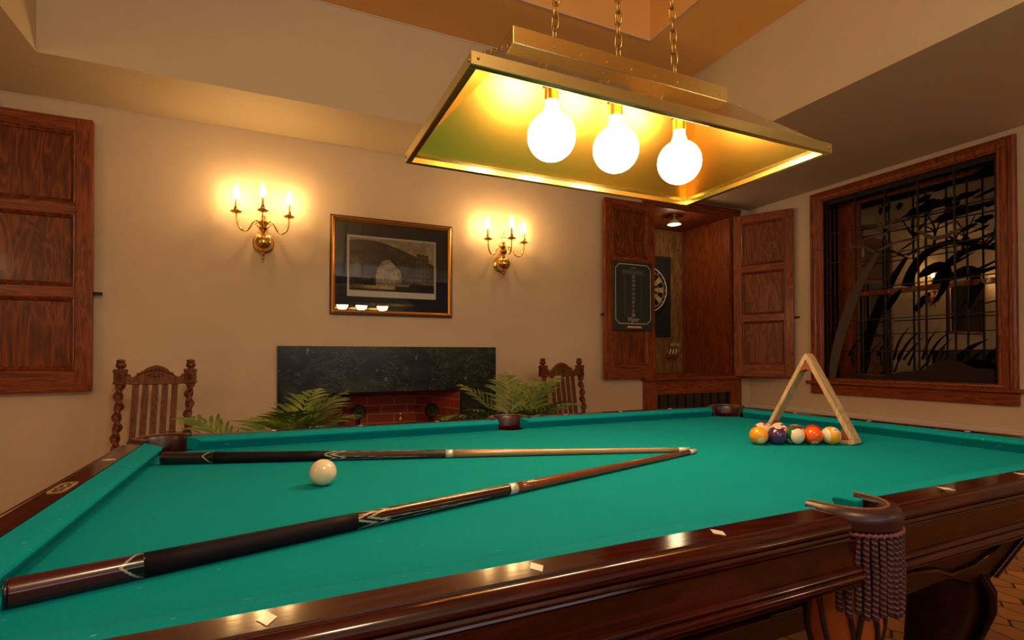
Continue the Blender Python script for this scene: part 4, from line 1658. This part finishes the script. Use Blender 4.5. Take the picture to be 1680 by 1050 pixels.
# cabriole legs
def leg(cx, cy, ox, oy):
    bm = BM()
    S = [(.54, .0, .082), (.50, .016, .092), (.45, .034, .097), (.40, .038, .094), (.34, .028, .084), (.27, .010, .070), (.20, -.004, .064), (.14, 0.0, .056), (.10, .012, .058), (.075, .03, .075), (.045, .036, .085), (.015, .034, .078), (0.0, .03, .062)]
    d = Vector((ox, oy, 0)).normalized()
    p = Vector((-d.y, d.x, 0))
    rings = []
    for i in range(len(S)-1):
        for k in range(4):
            f = k/4
            z, o, r = [S[i][q]*(1-f)+S[i+1][q]*f for q in range(3)]
            ring = []
            for j in range(28):
                a = 2*PI*j/28
                rr_ = r*.9*(1+.06*math.cos(4*a)*(1 if z > .1 else 0)+(.10*abs(math.cos(3*a)) if z < .085 else 0))
                ring.append(Vector((cx, cy, z))+d*(o+rr_*math.cos(a))+p*(rr_*.9*math.sin(a)))
            rings.append(ring)
    loft(bm, rings)
    lg = obj('leg', bm, M['mahog_dark'], tb, smooth=True)
    bm = BM()    # carved acanthus ribs on the knee
    for q in (-.7, -.4, -.13, .13, .4, .7):
        pts = []
        for z, o, r in S[:6]:
            a = q*(.65+.35*(z-.27)/.3)
            pts.append(Vector((cx, cy, z-.01))+d*(o+(r*1.05+.0)*math.cos(a))+p*(r*.94*math.sin(a)))
        tube(bm, pts, [.007, .009, .010, .009, .007, .004], 8)
    obj('carving', bm, M['mahog_dark'], lg, smooth=True)
for sx in (0, 1):
    for sy in (0, 1):
        leg((c0+.085, c1-.085)[sx], (d0+.10, d1-.10)[sy], (-1, 1)[sx], (-1, 1)[sy])

# ------------------------------------------------------------------ lamp over the table
LX0, LX1, LY0, LY1 = .337, 1.392, .922, 1.479
LZ = .56+CAMZ
lcx, lcy = (LX0+LX1)/2, (LY0+LY1)/2
lamp = thing('billiard_lamp', 'long brass billiard lamp with three globe bulbs hanging over the table', 'hanging lamp', (lcx, lcy, LZ))
GX0, GX1, GY0, GY1 = .528, 1.232, 1.142, 1.262
GZ = .772+CAMZ
RH = .026
bm = BM()
rim_t = LZ+RH
ins = .010
B = [Vector(p) for p in ((LX0+ins, LY0+ins, rim_t), (LX1-ins, LY0+ins, rim_t), (LX1-ins, LY1-ins, rim_t), (LX0+ins, LY1-ins, rim_t))]
T = [Vector(p) for p in ((GX0, GY0, GZ), (GX1, GY0, GZ), (GX1, GY1, GZ), (GX0, GY1, GZ))]
def shell(off):
    v = [bm.verts.new(p) for p in [b+Vector((0, 0, off)) for b in B]+[t_+Vector((0, 0, off)) for t_ in T]]
    for i in range(4):
        j = (i+1) % 4
        bm.faces.new((v[i], v[j], v[4+j], v[4+i]))
    return v
shell(0)
for f in bm.faces:
    f.material_index = 0
o = obj('lamp_shade', bm, [M['brass_shade']], lamp)
bm = BM()
B = [b+Vector(((.003 if b.x < lcx else -.003), (.003 if b.y < lcy else -.003), -.0015)) for b in B]
T = [b+Vector((0, 0, -.004)) for b in T]
v = shell(0)
bm.faces.new(v[4:])
obj('reflector', bm, M['brass_in'], lamp)
bm = BM()
w = .0025
box(bm, (LX0, LY0, LZ), (LX1, LY0+w, rim_t))
box(bm, (LX0, LY1-w, LZ), (LX1, LY1, rim_t))
box(bm, (LX0, LY0+w, LZ), (LX0+w, LY1-w, rim_t))
box(bm, (LX1-w, LY0+w, LZ), (LX1, LY1-w, rim_t))
for (zz_, dd) in ((LZ, .016), (rim_t-.0015, .014)):
    box(bm, (LX0+w, LY0+w, zz_), (LX1-w, LY0+dd, zz_+.0015))
    box(bm, (LX0+w, LY1-dd, zz_), (LX1-w, LY1-w, zz_+.0015))
    box(bm, (LX0+w, LY0+dd, zz_), (LX0+dd, LY1-dd, zz_+.0015))
    box(bm, (LX1-dd, LY0+dd, zz_), (LX1-w, LY1-dd, zz_+.0015))
obj('rim', bm, M['brass_shade2'] if 'brass_shade2' in M else M['brass_shade'], lamp, bevel=.0008)
bm = BM()
box(bm, (GX0-.004, GY0-.004, GZ-.004), (GX1+.004, GY1+.004, GZ+.040))
obj('ridge_cap', bm, M['brass_shade2'], lamp, bevel=.002)
bm = BM()
for k in range(9):
    x = GX0+.03+(GX1-GX0-.06)*k/8
    ball(bm, (x, GY0-.0045, GZ+.012), .0028, 8, 6)
    ball(bm, (x, GY1+.0045, GZ+.012), .0028, 8, 6)
for (x, y) in ((LX0+.014, LY0), (LX1-.014, LY0), (LX0+.014, LY1), (LX1-.014, LY1)):
    ball(bm, (x, y, LZ+.013), .0035, 8, 6)
for (x, y) in ((LX0, LY0+.014), (LX0, LY1-.014), (LX1, LY0+.014), (LX1, LY1-.014)):
    ball(bm, (x, y, LZ+.013), .0035, 8, 6)
for i in range(4):
    bb, tt = (Vector((LX0+ins, LY0+ins, rim_t)), Vector((LX1-ins, LY0+ins, rim_t)), Vector((LX1-ins, LY1-ins, rim_t)), Vector((LX0+ins, LY1-ins, rim_t)))[i], (Vector((GX0, GY0, GZ)), Vector((GX1, GY0, GZ)), Vector((GX1, GY1, GZ)), Vector((GX0, GY1, GZ)))[i]
    for k in range(6):
        p = bb.lerp(tt, .12+.14*k)
        q_ = Vector(((-1 if p.x < lcx else 1)*.0, (-1 if p.y < lcy else 1)*.0, .001))
        sxn = .010 if p.x < lcx else -.010
        syn = .010 if p.y < lcy else -.010
        ball(bm, p+Vector((sxn, 0, .0015)), .0024, 6, 4)
obj('rivet', bm, M['brass_old'], lamp, smooth=True)
BX = (.665, .872, 1.104)
for x in BX:
    bm = BM()
    lathe(bm, [(.019, .10), (.019, .135), (.024, .14), (.024, .19), (.0, .19)], 20, (x, lcy, LZ+.02))
    obj('socket', bm, M['brass_old'], lamp, smooth=40)
    bm = BM()
    R0 = .064
    prof = [(0, -R0)]
    for i in range(1, 25):
        a = -PI/2+PI*.87*i/24
        prof.append((R0*math.cos(a), R0*math.sin(a)))
    prof += [(.021, .070), (.0175, .080), (.0165, .098), (0, .099)]
    lathe(bm, prof, 36, (x, lcy, LZ+.026))
    obj('globe_bulb', bm, M['globe'], lamp, smooth=True)
# chains up to the ceiling plate
ctop = RZ
for x, xt in ((.672, .76), (.882, .882), (1.091, 1.004)):
    bm = BM()
    A, Bp = Vector((x, lcy, GZ+.040)), Vector((xt, lcy, ctop-.02))
    d = (Bp-A).normalized()
    L = (Bp-A).length
    pitch_ = .0335
    nlk = int(L/pitch_)
    a_, b_ = frame_axes(d)
    rr = random.Random(int(x*100))
    for k in range(nlk):
        c = A+d*(pitch_*(k+.5))
        an = (PI/2 if k % 2 else 0)+rr.uniform(-.25, .25)+.5
        u = a_*math.cos(an)+b_*math.sin(an)
        hl, hw_ = .0205, .0095
        pts = []
        for i in range(16):
            th = 2*PI*i/16
            yy = math.sin(th)
            pts.append(c+u*(hw_*math.cos(th))+d*((hl-hw_)*(1 if yy > 0.01 else -1 if yy < -.01 else 0)+hw_*yy))
        tube(bm, pts, .0027, 6, closed=True)
    ball(bm, A, .006, 8, 6)
    obj('chain', bm, M['brass_old'], lamp, smooth=True)
bm = BM()
lathe(bm, [(0, 0), (.17, 0), (.17, -.012), (.13, -.022), (0, -.022)], 36, (.882, lcy, ctop))
obj('ceiling_plate', bm, M['brass_old'], lamp, smooth=40)

# ------------------------------------------------------------------ cues
def cue(name, label, butt, tip, colB, colF, colS, spin):
    """butt, tip: ends of the axis; local x runs from butt to tip"""
    butt, tip = Vector(butt), Vector(tip)
    d = tip-butt
    L = d.length
    t = thing(name, label, 'cue', butt)
    t.rotation_mode = 'QUATERNION'
    t.rotation_quaternion = Vector((1, 0, 0)).rotation_difference(d.normalized()) if False else d.to_track_quat('X', 'Z')
    r0, r1 = .0161, .0066
    def rad(f):
        return r0+(r1-r0)*max(0, f)**.92
    def seg(nm, f0, f1, m, colour=None, grow=0.0, n=4, sg=40, chamfer=False):
        bm = BM()
        cl = bm.loops.layers.color.new('Col') if colour else None
        rings = []
        for i in range(n+1):
            f = f0+(f1-f0)*i/n
            r = rad(f)+grow
            rings.append([bm.verts.new((f*L, r*math.sin(2*PI*j/sg), r*math.cos(2*PI*j/sg))) for j in range(sg)])
        for i in range(n):
            for j in range(sg):
                k = (j+1) % sg
                fc = bm.faces.new((rings[i][j], rings[i][k], rings[i+1][k], rings[i+1][j]))
                fc.smooth = True
                if colour:
                    cc = colour((i+.5)/n, ((j+.5)/sg+spin) % 1)
                    for l in fc.loops:
                        l[cl] = (*cc, 1)
        for rg in (rings[0], rings[-1]):
            fc = bm.faces.new(rg)
            if colour:
                for l in fc.loops:
                    l[cl] = (*colour(0.0, .25), 1)
        return obj(nm, bm, m, t, world=False)
    WH = (.62, .60, .58)
    BK = (.006, .006, .007)
    def butt_c(u, a):
        v = abs((a*2) % 1-.5)*2          # two points round the butt
        pos = .985-.20*(1-v)
        if u > pos+.03:
            return tuple(x*.9+.02 for x in colB) if v > .5 else BK
        if u > pos:
            return WH
        return colB
    def fore_c(u, a):
        v = abs((a*4) % 1-.5)*2          # four long points, 0 at their middle
        half = .62*(1-u*1.12)+.02
        q = u+.11*v
        if q < .185 and v < .97:
            return (BK, BK, WH, BK, WH)[int(q/.037)]
        if v < half-.16:
            return BK
        if v < half-.04:
            return WH
        if v < half+.02:
            return BK
        return colF
    seg('bumper', -.0015, .0015, M['black'], None, -.001, 2)
    seg('butt', .0015, .088, M['col_gloss'], butt_c, 0, 90, 96)
    seg('wrap', .088, .284, M['wrap'], None, .0003, 6)
    seg('forearm', .284, .508, M['col_gloss'], fore_c, 0, 150, 96)
    seg('joint_collar', .508, .522, M['steel'], None, .0004, 2)
    seg('shaft', .522, .976, colS, None, 0, 12)
    seg('ferrule', .976, .993, M['ivory'], None, .0001, 2)
    seg('tip', .993, 1.0, plain('leather tip', (.25, .28, .26), .8), None, 0, 2)
    return t
b1_ = at('Z', BED+.0165, 268, 752)
t1_ = at('Z', BED+.0067, 1131, 738)
shaft_pale = plain('pale maple shaft', (.36, .20, .10), .18, coat=.5)
shaft_red = plain('red stained shaft', (.17, .036, .010), .18, coat=.5)
t1_.z = BED+.0074
cue('pool_cue', 'two-piece cue with grey butt and pale shaft lying behind the cue ball', b1_, t1_, (.085, .075, .100), (.24, .17, .16), shaft_pale, .93)
b2_ = at('Z', BED+.0163, 10, 974)
t2_ = at('Z', BED+.0067, 1141, 740)
b2_.z, t2_.z = BED+.0163, BED+.0074
cue('pool_cue', 'two-piece cue with purple butt and red-brown shaft lying nearest the camera', b2_, t2_, (.24, .030, .085), (.20, .042, .012), shaft_red, .93)

# ------------------------------------------------------------------ balls
BR = .0286
def ball_mat(name, c, stripe, ndir, sdir):
    m, nt, b = mat_base(name)
    tc = N(nt, 'ShaderNodeTexCoord')
    nv = N(nt, 'ShaderNodeVectorMath', operation='NORMALIZE')
    nt.links.new(tc.outputs['Object'], nv.inputs[0])
    def dot(v):
        n = N(nt, 'ShaderNodeVectorMath', operation='DOT_PRODUCT')
        nt.links.new(nv.outputs[0], n.inputs[0])
        n.inputs[1].default_value = v
        return n.outputs['Value']
    dn_ = math_n(nt, 'ABSOLUTE', dot(ndir))
    spot = math_n(nt, 'GREATER_THAN', dn_, math.cos(math.radians(21)))
    col = None
    WHT_ = (.76, .68, .52, 1)
    if stripe:
        band = math_n(nt, 'LESS_THAN', math_n(nt, 'ABSOLUTE', dot(sdir)), math.sin(math.radians(32)))
        mx = N(nt, 'ShaderNodeMix', data_type='RGBA')
        nt.links.new(band, mx.inputs['Factor'])
        mx.inputs['A'].default_value = WHT_
        mx.inputs['B'].default_value = (*c, 1)
        col = mx.outputs['Result']
    mx = N(nt, 'ShaderNodeMix', data_type='RGBA')
    nt.links.new(spot, mx.inputs['Factor'])
    if col is None:
        mx.inputs['A'].default_value = (*c, 1)
    else:
        nt.links.new(col, mx.inputs['A'])
    mx.inputs['B'].default_value = WHT_
    nt.links.new(mx.outputs['Result'], b.inputs['Base Color'])
    b.inputs['Roughness'].default_value = .16
    b.inputs['Coat Weight'].default_value = .5
    return m
camr = Vector((math.cos(yaw), -math.sin(yaw), 0))
camf = Vector((math.sin(yaw), math.cos(yaw), 0))
def cdir(x, y, z):
    """x right, y up, z towards the camera"""
    return (camr*x+Vector((0, 0, 1))*y-camf*z).normalized()
def pool_ball(num, c, stripe, pos, ndir, sdir, label):
    bm = BM()
    ball(bm, (0, 0, 0), BR, 48, 24)
    nd = cdir(*ndir)
    sd = cdir(*sdir)
    sd = (sd-nd*sd.dot(nd)).normalized()
    o = obj('billiard_ball', bm, ball_mat('ball %d' % num, c, stripe, nd, sd), None, world=False, smooth=True)
    o.location = pos
    tag(o, label, 'ball', 'racked billiard balls')
    up = sd
    ri = up.cross(nd)
    bm = text_bm(str(num), .0135 if num > 9 else .016, lambda x, y: (nd*BR+ri*x+up*y).normalized()*(BR*1.004))
    nb = obj('number', bm, M['black'], o, world=False)
    return o
# cue ball
bm = BM()
ball(bm, (0, 0, 0), BR, 48, 24)
o = obj('cue_ball', bm, plain('cue ball white', (.72, .63, .47), .22, coat=.4), None, world=False, smooth=True)
P = at('Z', BED+BR, 530, 775)
o.location = (P.x, P.y, BED+BR)
tag(o, 'plain cream white cue ball alone on the cloth in front of the rear cue', 'ball')
e1 = Vector((.905, -.425, 0)).normalized()
n1 = Vector((.425, .905, 0)).normalized()
s = .0574
mid = at('Z', BED+BR, 1304, 714.5)
def rp_(row, i):
    k = 5-row
    q = Vector((mid.x, mid.y, BED+BR))+e1*s*(i-(k-1)/2)+n1*s*.8665*row
    return q
YEL, BLU, REDc, PUR, ORG, GRNc, MAR = (.80, .36, .010), (.02, .045, .22), (.42, .015, .010), (.055, .016, .12), (.80, .10, .006), (.008, .11, .055), (.20, .012, .012)
pool_ball(1, YEL, False, rp_(0, 0), (-.1, -.42, .9), (0, 1, 0), 'solid yellow ball number 1 at the outer end of the front row')
pool_ball(4, PUR, False, rp_(0, 1), (0, .97, .25), (0, .2, -1), 'solid purple ball between the yellow 1 and the green striped ball in front row')
pool_ball(14, GRNc, True, rp_(0, 2), (-.75, -.6, .1), (.55, .35, .75), 'green and white striped ball in the middle of the front row')
pool_ball(5, ORG, False, rp_(0, 3), (-.15, -.78, .60), (0, .6, .8), 'solid orange ball in the front row beside the yellow striped ball')
pool_ball(9, YEL, True, rp_(0, 4), (.0, .72, .68), (1, 0, 0), 'yellow striped ball number 9 at the rack end of the front row')
pool_ball(6, GRNc, True, rp_(1, 0), (-.6, .5, -.6), (.55, .75, .3), 'green striped ball in the second row just behind the yellow 1')
pool_ball(11, REDc, True, rp_(1, 1), (.50, .25, .8), (.25, .85, .2), 'dark red striped ball with number showing behind the purple ball')
pool_ball(15, MAR, True, rp_(1, 2), (-.6, -.3, -.7), (.45, .75, -.35), 'red and white striped ball behind the green striped ball of the front row')
pool_ball(3, REDc, False, rp_(1, 3), (.3, -.5, -.8), (0, 1, 0), 'solid red ball almost hidden behind the orange ball')
pool_ball(13, (.50, .06, .01), True, rp_(2, 0), (-.3, -.5, -.8), (-.35, .7, .55), 'white-topped striped ball in the third row behind the green striped one')
pool_ball(12, PUR, True, rp_(2, 1), (-.3, -.5, -.8), (.1, .85, .35), 'purple striped ball in the third row behind the dark red striped ball')
pool_ball(2, BLU, False, rp_(3, 0), (-.3, -.5, -.8), (0, 1, 0), 'solid blue ball farthest back, by the foot of the triangle')

# ------------------------------------------------------------------ triangle rack standing on its edge
tan_w = wood('pale beech', (.36, .24, .12), (.48, .34, .19), (.58, .44, .27), 'Z', .4, .2, .5)
P1 = at('Z', BED, 1407, 731)
# far foot: same height plane, chosen so the apex falls above the middle
P2 = Vector((1.605, 1.330, BED))
d = (P2-P1)
d.z = 0
Ls = d.length
d.normalize()
nrm = Vector((-d.y, d.x, 0))
if nrm.dot(CAM-P1) < 0:
    nrm = -nrm
rk = thing('ball_rack', 'pale wooden triangle rack standing upright beside the racked balls', 'rack', (P1+P2)/2+Vector((.014, 0, .001)))
bw, bt = .050, .0125       # depth across, thickness
Ht = Ls*math.sqrt(3)/2*1.12
Z = Vector((0, 0, 1))
cenr = Vector((0, 0, Ls*math.sqrt(3)/6))
def tri(scale):
    return [cenr+(v-cenr)*scale for v in (Vector(-d*Ls/2), Vector(d*Ls/2), Vector((0, 0, Ht)))]
ri = Ls*math.sqrt(3)/6
out, inn = tri(1.0), tri((ri-bt)/ri)
cornr = .14
for k in range(3):
    A, B_ = out[k], out[(k+1) % 3]
    C, D = inn[k], inn[(k+1) % 3]
    f = .055
    A2, B2 = A.lerp(B_, f), B_.lerp(A, f)
    C2, D2 = C.lerp(D, .02), D.lerp(C, .02)
    bm = BM()
    prism(bm, [A2+nrm*bw/2, B2+nrm*bw/2, D2+nrm*bw/2, C2+nrm*bw/2], -nrm*bw)
    obj('bar', bm, tan_w, rk, world=False, bevel=.002)
for k in range(3):
    A = out[k]
    C = inn[k]
    p, q_ = out[(k+1) % 3], out[(k-1) % 3]
    bm = BM()
    a1_ = A.lerp(p, .055)
    a2_ = A.lerp(q_, .055)
    m_a = (a1_+a2_)/2+(A-(a1_+a2_)/2)*.55
    i1 = C.lerp(inn[(k+1) % 3], .16)
    i2 = C.lerp(inn[(k-1) % 3], .16)
    i1o = C.lerp(inn[(k+1) % 3], .02)
    i2o = C.lerp(inn[(k-1) % 3], .02)
    mi = (i1+i2)/2+(C-(i1+i2)/2)*.25
    prism(bm, [v_+nrm*bw*.46 for v_ in (i2o, i2, mi, i1, i1o)], -nrm*bw*.92)
    obj('corner_block', bm, M['rackred'] if 'rackred' in M else plain('red corner block', (.26, .055, .018), .5), rk, world=False)
    bm = BM()
    prism(bm, [v_+nrm*bw*.5 for v_ in (a1_, m_a, a2_, i2o, C, i1o)], -nrm*bw)
    obj('corner_piece', bm, tan_w, rk, world=False, bevel=.002)

# ------------------------------------------------------------------ light
world = bpy.data.worlds.new('night')
scene.world = world
world.use_nodes = True
world.node_tree.nodes['Background'].inputs[0].default_value = (.03, .03, .04, 1)
world.node_tree.nodes['Background'].inputs[1].default_value = .05

def area(name, loc, rot, size, power, color, sy=None):
    l = bpy.data.lights.new(name, 'AREA')
    l.shape = 'RECTANGLE'
    l.size = size
    l.size_y = sy or size
    l.energy = power
    l.color = color
    o = bpy.data.objects.new(name, l)
    COL.objects.link(o)
    o.location = loc
    o.rotation_euler = rot
    return o
def point(name, loc, power, color, r=.05):
    l = bpy.data.lights.new(name, 'POINT')
    l.energy = power
    l.color = color
    l.shadow_soft_size = r
    o = bpy.data.objects.new(name, l)
    COL.objects.link(o)
    o.location = loc
    return o
# added fill at the unseen front of the room, aimed at the ceiling
area('front_fill_light', (.8, YF+.05, 1.7), (PI/2+1.0, 0, 0), 2.4, 60, (1.0, .93, .88), 1.0)
# a second hanging lamp and added warm fill for the unseen part of the room
point('hanging_lamp_light', (.25, -.35, 2.52), 52, (1.0, .72, .42), .10)
point('front_fill_point', (-1.9, YF+.25, 1.95), 20, (1.0, .64, .30), .06)
point('front_fill_point', (3.7, YF+.25, 1.95), 20, (1.0, .64, .30), .06)
point('left_fill_point', (XL+.25, .6, 1.95), 16, (1.0, .64, .30), .06)
# the lit lamp under the niche top
point('niche_lamp_light', (sp.x, sp.y-.01, NZ1-.125), 4, (1.0, .74, .42), .06)

vs_ = scene.view_settings
vs_.view_transform = 'Standard'
vs_.look = 'None'
vs_.exposure = 0
vs_.gamma = 1
vs_.use_curve_mapping = False
scene.cycles.use_denoising = True
scene.cycles.max_bounces = 10
scene.cycles.sample_clamp_indirect = 6
scene.cycles.caustics_reflective = True
